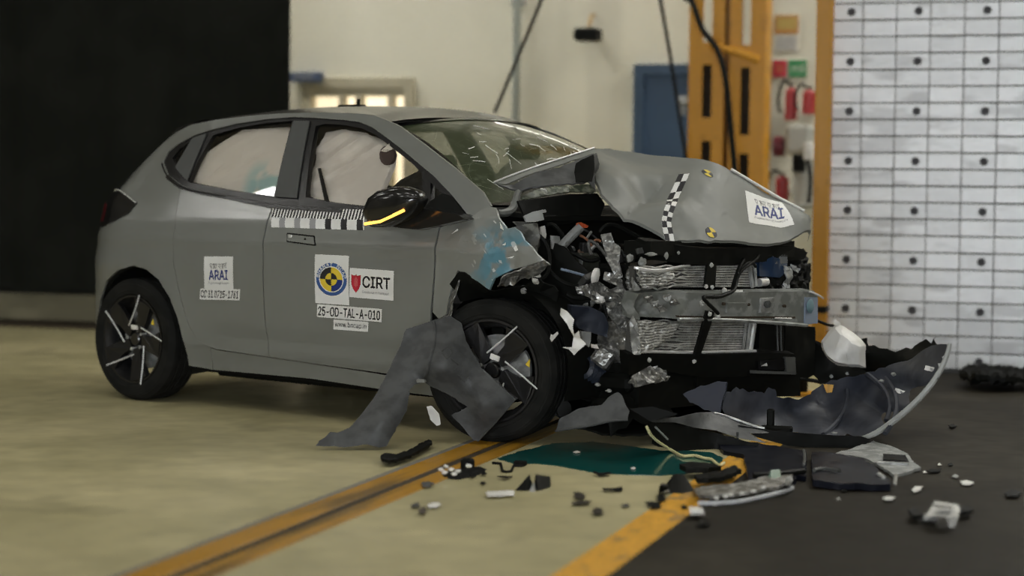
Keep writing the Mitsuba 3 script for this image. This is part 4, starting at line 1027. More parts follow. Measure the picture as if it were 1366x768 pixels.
def target(c, rx, ry, mt=(YELLOWINK, INK)):
    kk = C('target_mark', sheet(Polygon(arc(c[0], c[1], rx*1.06, 0, 360, 25, ry*1.06)[:-1]), HOOD, .001, .02, .002), INK, label='yellow and black target mark on the hood')
    for i in range(4):
        C('target_quarter', sheet(Polygon(arc(c[0], c[1], rx, 90*i, 90*i+90, 8, ry)+[tuple(c)]), HOOD, .0006, .02, .003), mt[i % 2], kk)
target(on_hood([(2.82, 0.1746, 1.1809)])[0], .022, .030)
target(on_hood([(3.03, -0.1108, 0.9106)])[0], .030, .026)
# chequered tape down the hood
tp = [(2.75, 0.0768, 1.1657), (2.84, -0.1071, 1.0937), (2.9, -0.2507, 1.0145), (2.93, -0.3044, 0.9692), (2.98, -0.346, 0.8924)]
tc = on_hood(tp)
wv = .021
edge = []
ts = np.linspace(0, 1, 12)
pts = np.array([[np.interp(t, np.linspace(0, 1, 5), tc[:, j]) for j in (0, 1)] for t in ts])
nr_ = np.gradient(pts, axis=0); nr_ = np.c_[-nr_[:, 1], nr_[:, 0]]; nr_ /= np.linalg.norm(nr_, axis=1, keepdims=True)
k = C('chequered_tape', sheet(Polygon(np.vstack([pts+nr_*wv, (pts-nr_*wv)[::-1]])), HOOD, .001, .02, .0025), WHITE, label='black and white chequered tape down the hood')
for i in range(11):
    s = 1 if i % 2 else -1
    C('square', sheet(Polygon([pts[i], pts[i+1], pts[i+1]+s*nr_[i+1]*wv, pts[i]+s*nr_[i]*wv]), HOOD, .0006, .03, .0034), INK, k)
# rear edge strip of the hood, lifted over the windscreen, with its underside
RE = [(2.215, -0.6281, 1.1309), (2.235, -0.4322, 1.1873), (2.255, -0.2095, 1.2424), (2.28, 0.0273, 1.2996)]
C('hood_rear_edge', piece([*RE, *[(2.31, 0.0169, 1.2817), (2.285, -0.2476, 1.2176), (2.265, -0.469, 1.1632), (2.24, -0.5766, 1.1265)]], .006, .02, .006, .1, 2, out=(.4, -.8, .3)), BENT, label='bright lifted rear edge of the hood')
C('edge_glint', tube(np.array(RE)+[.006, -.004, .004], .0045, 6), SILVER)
C('hood_underside', piece([(2.28, -0.6777, 1.1243), (2.32, -0.5372, 1.1493), (2.38, -0.3698, 1.2056), (2.46, -0.1901, 1.2734), (2.58, -0.3275, 1.2168), (2.64, -0.4455, 1.1556), (2.68, -0.4867, 1.0964), (2.5, -0.3863, 1.1353), (2.46, -0.4712, 1.1242), (2.38, -0.5473, 1.1129), (2.32, -0.5894, 1.0954)], .006, .03, .02, .1, 5), UNDER)
C('hood_inner_frame', piece([(2.28, -0.5401, 1.102), (2.28, -0.4221, 1.1368), (2.3, -0.2663, 1.1865), (2.32, -0.1514, 1.2124), (2.33, -0.1751, 1.1775), (2.32, -0.2908, 1.1281), (2.3, -0.3922, 1.1134)], .006, .03, .012, .06, 7), mat('frame_grey', (.085, .092, .098), .4))
C('hollow_shade', piece([(2.5, -0.3993, 1.2221), (2.56, -0.3465, 1.2632), (2.62, -0.4197, 1.1955), (2.64, -0.4672, 1.1422), (2.54, -0.4499, 1.1383), (2.5, -0.4094, 1.1819)], .004, .03), BLACK)  # black sheet painting the shade of the hollow under the hood
q = np.array((2.155, -0.0044, 1.1967))
C('hinge_bracket', piece([(2.32, -0.259, 1.2106), (2.33, -0.2159, 1.2251), (2.34, -0.1889, 1.2049), (2.34, -0.194, 1.1808), (2.32, -0.2297, 1.1596), (2.31, -0.2453, 1.1765)], .006, .02), mat('bracket_grey', (.30, .32, .32), .5), smooth=False)
C('bracket_hole', cyl(np.array((2.325, -0.2061, 1.2012)), np.array((2.3, -0.1734, 1.2016)), .009, 10), BLACK)
C('hinge_arm', tube([(2.36, -0.7722, 0.9998), (2.36, -0.7257, 0.9997), (2.35, -0.6669, 1.0126), (2.34, -0.629, 1.0456), (2.32, -0.584, 1.0888), (2.3, -0.5115, 1.1091), (2.28, -0.3893, 1.1337)], [.016, .019, .019, .017, .016, .014, .008], 8), mat('hinge_grey', (.12, .125, .115), .45))
P_('cowl_cover', [(2.41, -0.6997, 1.053), (2.43, -0.5665, 1.0652), (2.44, -0.362, 1.0846), (2.45, -0.1724, 1.0891), (2.49, -0.1677, 1.0417), (2.49, -0.2007, 0.9803), (2.47, -0.4531, 0.9475), (2.45, -0.6741, 0.9486)], BLACK, .01, .03, .01, .1, 3)
C('scuttle_strip', piece([(2.31, -0.5552, 1.0688), (2.32, -0.4283, 1.1066), (2.33, -0.2193, 1.1219), (2.35, -0.0623, 1.1269), (2.37, -0.0826, 1.0957), (2.36, -0.2578, 1.0911), (2.35, -0.4655, 1.0696), (2.33, -0.5638, 1.0556)], .006, .025, .02, .06, 3), mat('green_glass_shards', proc(dirty((.06, .075, .05), (.20, .22, .16), 40)), .3, coat=.6))

# ---------------------------------------------------------------- crushed front: engine bay
def lump(c, r, seed, amp=.35, sc=1.0, n=3):
    m = trimesh.creation.icosphere(n); v = np.array(m.vertices)
    v *= (1+amp*(meshkit.noise(v*1.7*sc+seed*3.1, seed)-.5)*2)[:, None]
    m.vertices = v*np.array(r)+np.array(c); return m
def jag(x0, x1, y0, y1, z0, z1, seed, n=5):
    """a ragged block of overlapping boxes"""
    g = np.random.default_rng(seed); ms = [rbox(x0, x1, y0, y1, z0, z1, .02)]
    for _ in range(n):
        c = np.array([g.uniform(x0, x1), g.uniform(y0, y1), g.uniform(z0, z1)]); s = g.uniform(.03, .10, 3)
        b = rbox(-s[0], s[0], -s[1], s[1], -s[2], s[2], .012)
        b.apply_transform(trimesh.transformations.random_rotation_matrix(g.random(3))); b.apply_translation(c); ms.append(b)
    return trimesh.util.concatenate(ms)
C('engine_block', jag(2.38, 2.72, -.40, .45, .28, .78, 1, 16), BLACK, label='dark engine in the crushed bay')
C('engine_cover', rbox(2.42, 2.70, -.30, .25, .78, .86, .03), BLACK)
C('battery_box', jag(2.40, 2.74, .28, .62, .55, .82, 5, 6), BLACK)
C('subframe', rbox(2.35, 2.95, -.60, -.50, .24, .32, .02), BLACK); C('subframe', rbox(2.35, 2.95, .52, .62, .24, .32, .02), BLACK); C('subframe', rbox(2.55, 2.65, -.62, .62, .22, .30, .02), BLACK)
C('inner_wing', piece([(2.30, -.62, .95), (2.30, -.60, .40), (2.70, -.60, .40), (2.75, -.58, .72), (2.60, -.62, .86)], .01, .04, .03, .1, 4), BLACK)
C('inner_wing', piece([(2.30, .66, .95), (2.30, .64, .40), (2.85, .64, .40), (2.90, .64, .78), (2.60, .66, .90)], .01, .06, out=(0, -1, 0)), BLACK)
# suspension tower and its pieces
TOWER = mat('tower_olive', proc(dirty((.05, .05, .042), (.16, .16, .14), 24)), .5)
P_('suspension_tower', [(2.46, -0.7902, 0.9399), (2.5, -0.7573, 0.9535), (2.54, -0.7243, 0.9606), (2.55, -0.7149, 0.9023), (2.55, -0.7343, 0.828), (2.53, -0.7503, 0.8017), (2.48, -0.7611, 0.8264), (2.46, -0.7684, 0.878)], TOWER, .03, .02, .03, .05, 2)
c = np.array((2.5, -0.6931, 0.8682)); C('tower_boss', [cyl(c-[.0, .0, 0], c+[.01, -.03, .0], .030, 16), ], TOWER)
C('boss_hole', cyl(c+[.006, -.02, 0], c+[.012, -.033, 0], .010, 10), BLACK)
P_('fuse_bracket', [(2.48, -0.7383, 0.9888), (2.5, -0.6959, 1.0085), (2.52, -0.6371, 1.0186), (2.52, -0.6315, 1.0055), (2.52, -0.6579, 1.0023), (2.52, -0.6467, 0.9728), (2.51, -0.6971, 0.9631), (2.49, -0.7295, 0.9629)], mat('pale_grey_plastic', (.30, .31, .30), .5), .012, .02)
P_('white_clip', [(2.5, -0.6419, 0.9396), (2.5, -0.6155, 0.946), (2.5, -0.6041, 0.9097), (2.5, -0.6089, 0.8834), (2.5, -0.6356, 0.8936)], WPLAST, .01)
P_('olive_bracket', [(2.42, -0.7414, 0.9616), (2.46, -0.7077, 0.9622), (2.48, -0.6696, 0.9492), (2.47, -0.6936, 0.9394), (2.43, -0.7223, 0.942)], TOWER, .008, .02, .01, .03)
P_('pipe_clamp', [(2.55, -0.6359, 0.9047), (2.57, -0.6029, 0.9015), (2.57, -0.5858, 0.8521), (2.56, -0.6101, 0.8391), (2.55, -0.6293, 0.8457)], STEEL, .012, .02, .01, .03)
P_('pipe_clamp', [(2.56, -0.6101, 0.8391), (2.58, -0.5934, 0.8525), (2.58, -0.603, 0.8036), (2.57, -0.6115, 0.8034)], TOWER, .01)
C('filler_tube', tube([(2.58, -0.5988, 0.8559), (2.6, -0.5825, 0.8857), (2.62, -0.5608, 0.9154), (2.64, -0.5391, 0.9451)], .021, 12), mat('tube_grey', (.15, .155, .15), .45))
C('orange_cap', hull([np.array(q)+[0, dy, 0] for q in [(2.635, -0.5652, 0.9583), (2.635, -0.5437, 0.9631), (2.635, -0.4889, 0.9479), (2.635, -0.4997, 0.9382), (2.635, -0.5487, 0.9418)] for dy in (-.006, .012)]), ORANGE, label='orange red cap')
for i, (pp, mm, r) in enumerate((([(2.62, -0.5172, 0.9051), (2.63, -0.492, 0.8919), (2.64, -0.4719, 0.8721), (2.64, -0.4494, 0.8486)], COPPER, .0055), ([(2.64, -0.4555, 0.8752), (2.65, -0.436, 0.8851), (2.66, -0.4216, 0.8785)], COPPER, .006),
        ([(2.63, -0.481, 0.8917), (2.63, -0.4649, 0.9081), (2.63, -0.4487, 0.9211)], STEEL, .006), ([(2.64, -0.4712, 0.8391), (2.65, -0.4574, 0.8557), (2.65, -0.43, 0.8652)], STEEL, .008), ([(2.66, -0.7055, 0.763), (2.7, -0.6512, 0.7469), (2.74, -0.5856, 0.7239)], mat('blue_grey_rod', (.14, .18, .24), .4), .006))):
    C('engine_wire' if i < 4 else 'metal_rod', tube(pp, r, 6), mm)
LOOMS = [[(2.5, -0.5996, 0.9492), (2.55, -0.5831, 0.9304), (2.58, -0.5395, 0.8517), (2.62, -0.5254, 0.7868)], [(2.5, -0.7544, 0.8041), (2.55, -0.6862, 0.7815), (2.62, -0.6688, 0.7184), (2.7, -0.5857, 0.6931)], [(2.66, -0.4281, 0.9183), (2.7, -0.3718, 0.9518), (2.76, -0.3126, 0.9129), (2.84, -0.2822, 0.8946)],
         [(2.78, -0.3954, 0.855), (2.82, -0.3661, 0.8294), (2.86, -0.3093, 0.8428), (2.9, -0.2511, 0.8231)], [(2.6, -0.6075, 0.8043), (2.62, -0.5642, 0.827), (2.66, -0.5351, 0.8014), (2.7, -0.4794, 0.8082)], [(2.52, -0.6982, 0.9112), (2.56, -0.674, 0.8533), (2.6, -0.7076, 0.7739), (2.6, -0.764, 0.7204)],
         [(2.8, -0.4386, 0.8072), (2.84, -0.4594, 0.7601), (2.86, -0.5137, 0.7135), (2.9, -0.5185, 0.6733)], [(2.68, -0.6869, 0.6566), (2.72, -0.6377, 0.6372), (2.76, -0.5565, 0.6556)]]
for p in LOOMS: C('wiring_loom', tube(p, .009, 6), BLACK)
C('coil_pack', [rbox(*np.ravel(np.c_[np.array((2.6, -0.477, 0.7785))-[.05, .07, .05], np.array((2.6, -0.477, 0.7785))+[.05, .07, .05]]), .012)], mat('dark_olive', (.030, .032, .024), .5))
C('rust_fitting', lump((2.58, -0.4623, 0.8107), (.018, .018, .03), 3), mat('rust', (.10, .065, .045), .6))
P_('support_bracket', [(2.72, -0.5032, 0.9106), (2.75, -0.467, 0.9175), (2.77, -0.4656, 0.8722), (2.8, -0.4621, 0.8567), (2.81, -0.4853, 0.7922), (2.84, -0.4974, 0.7285), (2.82, -0.5193, 0.7219), (2.79, -0.5179, 0.7662), (2.76, -0.5165, 0.8075), (2.74, -0.5014, 0.8491)], ROUGHSTEEL, .012, .02, .02, .05, 3)
P_('support_bracket', [(2.76, -0.5261, 0.7524), (2.8, -0.5034, 0.7402), (2.86, -0.4968, 0.7033), (2.85, -0.5211, 0.681), (2.8, -0.5299, 0.7019), (2.76, -0.5306, 0.7134)], ROUGHSTEEL, .012, .02, .03, .04, 6)
OV = [('white_reservoir_cap', np.array((2.76, -0.5855, 0.7344)), .020, .036, WPLAST, -.35), ('rubber_grommet', np.array((2.58, -0.7673, 0.7213)), .024, .026, mat('grommet_grey', (.50, .50, .47), .5), .6), ('rubber_grommet', np.array((2.52, -0.7767, 0.6722)), .015, .020, mat('grommet_dim', (.24, .24, .23), .5), -.4)]
for nm, c, rx, rz, m, rot in OV:
    cr, sr = math.cos(rot), math.sin(rot)
    ring = np.array([[0, rx*math.cos(t)*cr-rz*math.sin(t)*sr, rx*math.cos(t)*sr+rz*math.sin(t)*cr] for t in np.linspace(0, 2*np.pi, 17)[:-1]])
    C(nm, hull(np.vstack([c+ring*.75+[.014, -.012, 0], c+ring+[.005, 0, 0], c+ring-[.01, 0, 0]])), m, smooth=40)
C('grommet_slot', tube([(2.6, -0.8211, 0.7284), (2.605, -0.7963, 0.7247), (2.6, -0.7639, 0.7139)], .003, 5), BLACK)
# loose fittings and looms crowding the bay
g = np.random.default_rng(21)
FIT = [mat('fitting_%d' % i, (c, c*1.01, c*.95), .4, metal=.2) for i, c in enumerate((.02, .05, .11, .22))]
for i in range(46):
    x, y, z = g.uniform(2.46, 2.80), g.uniform(-.60, .10), g.uniform(.52, .86)
    if i % 3 == 0:
        d = g.normal(0, .05, 3); m = tube([np.array((x, y, z)), np.array((x, y, z))+d+[0, 0, .03], np.array((x, y, z))+2*d, np.array((x, y, z))+2*d+[.03, -.03, -.06]], g.uniform(.005, .012), 7)
        C('loose_hose', m, FIT[int(g.integers(0, 2))])
    else:
        sz = g.uniform(.012, .045, 3)
        m = rbox(-sz[0], sz[0], -sz[1], sz[1], -sz[2], sz[2], .005) if i % 3 == 1 else lathe([(0, -sz[2]), (sz[0], -sz[2]), (sz[0], 0), (sz[0]*1.25, .004), (sz[0]*1.25, .012), (sz[0]*.6, .016), (sz[0]*.6, sz[2]), (0, sz[2])], 12)
        m.apply_transform(trimesh.transformations.random_rotation_matrix(g.random(3))); m.apply_translation((x, y, z))
        C('loose_fitting', m, FIT[int(g.choice([0, 0, 1, 1, 2, 3]))])
# crushed longitudinal member
P_('crushed_member', [(2.78, -0.6599, 0.7018), (2.8, -0.6119, 0.7173), (2.83, -0.5704, 0.685), (2.88, -0.5248, 0.7114), (2.93, -0.5161, 0.668), (2.94, -0.5178, 0.6202), (2.94, -0.5378, 0.5405), (2.92, -0.5639, 0.502), (2.88, -0.5968, 0.5272), (2.85, -0.6111, 0.5713), (2.83, -0.6069, 0.6217), (2.8, -0.6316, 0.6406), (2.78, -0.6537, 0.6662)], ROUGHSTEEL, .012, .014, .07, .055, 11, label='crumpled bare metal frame member')
P_('crushed_flange', [(2.7, -0.6499, 0.6886), (2.75, -0.6199, 0.6994), (2.79, -0.6134, 0.6653), (2.83, -0.6069, 0.6217), (2.82, -0.6256, 0.6155), (2.75, -0.624, 0.6445), (2.7, -0.6278, 0.6555)], ROUGHSTEEL, .008, .014, .03, .04, 5)
P_('bright_tab', [(2.84, -0.6913, 0.6701), (2.86, -0.6643, 0.6508), (2.86, -0.6531, 0.628), (2.86, -0.6852, 0.6261), (2.84, -0.6854, 0.6443)], SILVER, .006, .01, .012, .02, 3)
P_('crushed_bracket', [(2.9, -0.5538, 0.7645), (2.94, -0.555, 0.7788), (2.95, -0.545, 0.7019), (2.94, -0.5741, 0.6704), (2.9, -0.5632, 0.7005)], ROUGHSTEEL, .01, .012, .03, .03, 8)
# gearbox and front suspension
C('gearbox_housing', [lathe([(0, .0), (.085, 0), (.095, .02), (.085, .03), (.095, .05), (.085, .06), (.095, .08), (.085, .09), (.095, .11), (.08, .13), (0, .14)], 24).apply_transform(trimesh.transformations.rotation_matrix(math.pi/2, (1, 0, 0))).apply_translation(np.array((2.84, -0.5404, 0.464))+[0, .10, 0])], ROUGHSTEEL)
C('gearbox_foot', jag(2.74, 2.86, -.60, -.46, .36, .44, 8, 3), ROUGHSTEEL)
P_('air_duct', [(2.82, -0.8371, 0.6173), (2.86, -0.7432, 0.6092), (2.89, -0.6979, 0.5834), (2.9, -0.6783, 0.5384), (2.9, -0.6877, 0.4815), (2.86, -0.7407, 0.501), (2.82, -0.7828, 0.52), (2.81, -0.8125, 0.5652)], NAVYPL, .05, .02, .012, .03, 4)
for z in range(4):
    C('duct_rib', tube([(2.75, -0.7134, 0.5899), (2.78, -0.6625, 0.5829), (2.81, -0.589, 0.5554)] + np.array([0, 0, -.022*z]), .006, 6), NAVYPL)
P_('white_torn_plastic', [(2.86, -0.9608, 0.6147), (2.87, -0.9327, 0.6016), (2.9, -0.9201, 0.5683), (2.89, -0.9165, 0.5364), (2.89, -0.9055, 0.5047), (2.91, -0.9014, 0.5212), (2.91, -0.8878, 0.4893), (2.93, -0.875, 0.466), (2.9, -0.8914, 0.4358), (2.88, -0.8905, 0.4157), (2.87, -0.9139, 0.4414), (2.85, -0.929, 0.4505), (2.88, -0.9067, 0.451), (2.88, -0.8974, 0.4975), (2.87, -0.9317, 0.5517), (2.85, -0.9523, 0.5859)], WPLAST, .008, .012, .012, .04, 3, label='torn white plastic behind the front wheel')
P_('grey_bracket', [(2.89, -0.8594, 0.5181), (2.91, -0.8129, 0.5106), (2.91, -0.8173, 0.4731), (2.91, -0.8272, 0.4484), (2.89, -0.8428, 0.4732)], mat('mid_grey', (.16, .165, .16), .5), .015, .02)
P_('white_tab', [(2.9, -0.7984, 0.4588), (2.91, -0.7696, 0.4547), (2.91, -0.7587, 0.4383), (2.9, -0.7928, 0.4428)], WPLAST, .008)
P_('white_shard', [(2.76, -0.8913, 0.5188), (2.77, -0.8933, 0.4942), (2.78, -0.8757, 0.5096), (2.78, -0.8704, 0.4999), (2.76, -0.8901, 0.465), (2.76, -0.9006, 0.4782)], WPLAST, .006)
C('coil_spring_boot', [lathe([(.045, 0), (.055, .015), (.045, .03), (.055, .045), (.045, .06), (.055, .075), (.045, .09), (.055, .105), (.04, .12)], 20).apply_transform(trimesh.transformations.rotation_matrix(1.2, (1, 0, 0))).apply_translation(np.array((2.76, -0.5645, 0.3041)))], NAVYPL)
C('drive_shaft', tube([(2.6, -0.5011, 0.3883), (2.66, -0.4419, 0.3289), (2.75, -0.396, 0.2922)], .028, 10), BLACK)
C('lower_arm', piece([(2.6, -0.5258, 0.2738), (2.68, -0.439, 0.2403), (2.8, -0.3508, 0.2262), (2.8, -0.321, 0.1741), (2.66, -0.41, 0.1533), (2.58, -0.4812, 0.186)], .03, .03, .02, .08, 3), BLACK)
for i, p in enumerate([(2.86, -0.6983, 0.2783), (2.9, -0.6714, 0.2538), (2.88, -0.7336, 0.6352)]):
    C('glint_bolt', lump(p, (.012, .012, .008), i), STEEL)
P_('crumpled_sheet', [(3.02, -0.7028, 0.2935), (3.01, -0.6465, 0.3269), (3.0, -0.5179, 0.3563), (3.0, -0.4392, 0.3449), (3.02, -0.3763, 0.3064), (3.03, -0.4244, 0.2876), (3.04, -0.5893, 0.2837), (3.04, -0.6711, 0.2832)], ROUGHSTEEL, .006, .012, .03, .05, 14)

# cooling pack
def fin_panel(name, q, n, thick, label):
    """a core of flat tubes: q = TL TR BR BL"""
    TL_, TR_, BR_, BL_ = (np.array(a) for a in q)
    k = C(name, piece([TL_, TR_, BR_, BL_], thick, .03), mat('core_dark', (.045, .045, .042), .6), label=label)
    s = Patch([TL_, TR_, BR_, BL_]); fins = []
    nrm = s.n
    for i in range(n):
        t = (i+.5)/n; a, b = TL_+(BL_-TL_)*t, TR_+(BR_-TR_)*t
        h = (BL_-TL_)/n*.40
        m = 26; pts = []
        gg = np.random.default_rng(i)
        us = np.linspace(0, 1, m)
        dz = np.interp(us, [0, .12, .3, .45, 1], [1, 1, .8, 0, 0])*gg.normal(0, .006, m); dn = np.abs(np.interp(us, [0, .3, .5, 1], [1, .7, 0, 0])*gg.normal(0, .010, m))
        V = []
        for u, z, d in zip(us, dz, dn):
            c = a+(b-a)*u+np.array([0, 0, z])
            V += [c+nrm*(.004)+h*-1, c+nrm*(.007+d), c+nrm*.004+h]
        F = []
        for j in range(m-1):
            o = j*3
            for e in (0, 1): F += [(o+e, o+3+e, o+4+e), (o+e, o+4+e, o+1+e)]
        fins.append(trimesh.Trimesh(np.array(V), F, process=False))
    kk = C('fin_stack', fins, ALU, k, smooth=False); labels[kk] = {'kind': 'stuff'}
    return k
ku = fin_panel('condenser_core', [(2.99, -0.625, 0.7854), (2.99, 0.3288, 0.7701), (2.99, 0.3324, 0.6662), (2.99, -0.6063, 0.6927)], 9, .03, 'upper finned cooling core with crushed left end')
kl = fin_panel('radiator_core', [(2.99, -0.6136, 0.5561), (2.99, 0.2412, 0.5179), (2.99, 0.2333, 0.3738), (2.99, -0.6319, 0.4202)], 13, .04, 'lower finned radiator core with crushed left end')
C('crushed_tank', piece([(3.01, -0.6747, 0.7903), (3.02, -0.6397, 0.7804), (3.03, -0.6473, 0.7399), (3.01, -0.6069, 0.6872), (3.0, -0.6363, 0.6814), (3.0, -0.6323, 0.7383)], .012, .012, .02, .04, 2), STEEL, ku)
C('bent_top_rail', tube([(3.0, -0.6388, 0.7797), (3.03, -0.5935, 0.7701), (3.03, -0.4938, 0.7645), (3.02, -0.3666, 0.7739), (3.01, -0.2365, 0.7803)], [.006, .009, .009, .006, .005], 6), SILVER, ku)
for i, p in enumerate(([(3.01, 0.2457, 0.7726), (3.01, 0.2811, 0.6687)], [(3.01, 0.2903, 0.775), (3.01, 0.3067, 0.6713)])):
    C('end_bar', tube(p, .010, 6, close=-1), STEEL, ku)
C('crushed_tank', piece([(3.01, -0.6847, 0.5509), (3.02, -0.6671, 0.5822), (3.03, -0.653, 0.5442), (3.03, -0.635, 0.4799), (3.02, -0.6138, 0.4146), (3.0, -0.6403, 0.4149), (3.0, -0.6582, 0.4794)], .012, .012, .03, .04, 5), STEEL, kl)
C('crushed_fins', piece([(3.02, -0.6393, 0.5557), (3.02, -0.4734, 0.545), (3.02, -0.331, 0.5287), (3.02, -0.3699, 0.485), (3.02, -0.4709, 0.4514), (3.02, -0.5372, 0.4294), (3.02, -0.636, 0.4286)], .004, .008, .022, .022, 6), CRUSHFIN, kl, smooth=15)
C('crushed_fins', piece([(3.02, -0.6342, 0.7771), (3.02, -0.4793, 0.7573), (3.02, -0.3663, 0.7609), (3.02, -0.3767, 0.7255), (3.02, -0.4553, 0.702), (3.02, -0.6102, 0.6941)], .004, .008, .018, .022, 8), CRUSHFIN, ku, smooth=15)
C('bottom_rail', tube([(3.02, -0.6575, 0.4203), (3.02, -0.4979, 0.4175), (3.02, -0.2402, 0.3995), (3.02, 0.03, 0.3873), (3.02, 0.3008, 0.3752)], .007, 6), SILVER, kl)
C('drip_clip', tube([(3.025, 0.0904, 0.3807), (3.025, 0.0974, 0.3566), (3.025, 0.1407, 0.3676), (3.025, 0.1664, 0.3525)], .004, 5, close=-1), STEEL, kl)
for p in ([(3.01, 0.2353, 0.5123), (3.01, 0.208, 0.3799)], [(3.01, 0.2672, 0.5109), (3.01, 0.2398, 0.3781)]):
    C('end_bar', tube(p, .008, 6, close=-1), STEEL, kl)
a, b = np.array([(3.01, 0.2994, 0.5094), (3.01, 0.2655, 0.3732)])
C('corrugated_tank', tube([a+(b-a)*t for t in np.linspace(0, 1, 37)], [.012+.004*(i % 2) for i in range(37)], 10, close=-1), SILVER, kl)
C('duct_panel', piece([(2.97, 0.4157, 0.4951), (2.98, 0.6123, 0.4972), (2.98, 0.6177, 0.3476), (2.97, 0.4073, 0.3591)], .02, .04), BLACK)
for x in (1036.5, 1041):
    C('duct_strip', tube([(2.99, 0.5322, 0.4908), (2.99, 0.5436, 0.3595)] if x < 1040 else [(2.99, 0.5623, 0.4929), (2.99, 0.5773, 0.3576)], .0045, 6, close=-1), TRIM)
C('core_backing', hull([(x, y, z) for x in (2.78, 2.94) for y, z in ((-.42, .34), (-.45, .78), (.66, .36), (.68, .86))]), BLACK)
C('outer_duct', piece([(2.96, 0.6459, 0.4804), (2.98, 0.891, 0.4556), (2.98, 0.8858, 0.2229), (2.97, 0.7498, 0.1879), (2.96, 0.6529, 0.2871)], .06, .03, .02, .08, 3), BLACK)
# bumper beam
BM = [(3.02, -0.6314, 0.6694), (3.05, -0.379, 0.6701), (3.09, 0.1923, 0.6544), (3.09, 0.6963, 0.6411), (3.085, 0.7407, 0.6109), (3.08, 0.754, 0.4889), (3.08, 0.6436, 0.4815), (3.08, 0.0554, 0.5342), (3.05, -0.4043, 0.5563), (3.02, -0.6285, 0.5584), (2.96, -0.6204, 0.5389), (2.97, -0.6145, 0.6157)]
BEAMM = mat('beam_grey', proc(dirty((.17, .18, .165), (.28, .29, .275), 18)), .4, metal=.3)
class Beam(Patch):
    def at(self, uv, off=0.0):
        uv = np.asarray(uv, float); l = np.clip((-.25-uv[:, 0])/.5, 0, 1)
        return Patch.at(self, uv, off+l*crumple(uv, .07, .05, 4))
BP = Beam(BM)
bk = C('bumper_beam', sheet(Polygon(BP.to2(BM)), BP, .07, .016), BEAMM, smooth=25, label='grey bumper beam crumpled at its left end')
b2 = lambda pts: BP.to2(np.array(pts))
C('beam_groove', sheet(Polygon(b2([(3.07, -0.4055, 0.5703), (3.08, 0.54, 0.5267), (3.08, 0.5403, 0.5179), (3.07, -0.4052, 0.5622)])), BP, .004, .03, .003), SLOT, bk)
C('raised_field', sheet(Polygon(b2([(3.08, -0.0636, 0.616), (3.08, 0.1089, 0.6095), (3.08, 0.1104, 0.5656), (3.08, -0.0622, 0.5727)])), BP, .012, .03, .010), BEAMM, bk)
C('bolt_plate', sheet(Polygon(b2([(3.08, 0.222, 0.6257), (3.08, 0.3314, 0.6252), (3.08, 0.3403, 0.556), (3.08, 0.2243, 0.5574)])), BP, .012, .03, .012), STEEL, bk)
q = np.array((3.09, 0.2581, 0.5958)); C('tow_bolt', [cyl(q+[.01, 0, 0], q+[.022, -.004, 0], .018, 6), cyl(q+[.02, 0, 0], q+[.028, -.004, 0], .009, 10)], TRIM, bk)
for p in [(3.09, -0.0909, 0.6108), (3.09, 0.1122, 0.5997), (3.09, 0.4214, 0.5809)]:
    C('beam_hole', cyl(np.array(p)+[.0, 0, 0], np.array(p)+[.012, -.003, 0], .007, 10), SLOT, bk)
C('end_cap', sheet(Polygon(b2([(3.085, 0.6096, 0.6156), (3.085, 0.7268, 0.6114), (3.08, 0.7402, 0.486), (3.08, 0.6227, 0.4914)])), BP, .012, .03, .008), mat('bluish_grey', (.20, .24, .30), .4), bk)
q = np.array((3.09, 0.6438, 0.5722)); C('cap_disc', [lathe([(0, .006), (.02, .006), (.03, .003), (.034, 0)], 18).apply_transform(trimesh.transformations.rotation_matrix(math.pi/2, (0, 1, 0))).apply_translation(q+[.012, 0, 0])], mat('teal_grey', (.12, .20, .23), .4), bk)
C('beam_lip', tube([(3.09, -0.4344, 0.5565), (3.11, 0.0085, 0.5328), (3.1, 0.6166, 0.4821)], .009, 6), BEAMM, bk)
C('upper_lip', tube([(3.1, 0.638, 0.6399), (3.09, 0.7388, 0.6183), (3.07, 0.8159, 0.6004)], .005, 6), SILVER, bk)
P_('white_label', [(3.08, -0.0288, 0.6697), (3.08, 0.0884, 0.6658), (3.08, 0.0889, 0.649), (3.08, -0.0283, 0.6547)], WPLAST, .004)
CLIPG = mat('clip_grey', (.36, .36, .33), .5)
for i, p in enumerate([(3.09, -0.0807, 0.6685), (3.1, -0.1466, 0.5558), (3.1, -0.2669, 0.6213)]):
    C('white_clip', lump(p, (.012, .012, .014), i+5), CLIPG)
C('beam_scratch', tube([(3.1, 0.3347, 0.5297), (3.1, 0.4801, 0.5216)], .003, 5, close=-1), SILVER)
for i in range(5):
    C('beam_tear', piece([(3.05, -0.6407, 0.6584), (3.06, -0.6004, 0.6669), (3.06, -0.5723, 0.6437), (3.05, -0.6072, 0.6319)] + np.array([0, .045*i, -.022*(i % 3)]), .004, .008, .03, .02, i), STEEL if i % 2 else ROUGHSTEEL, smooth=15)
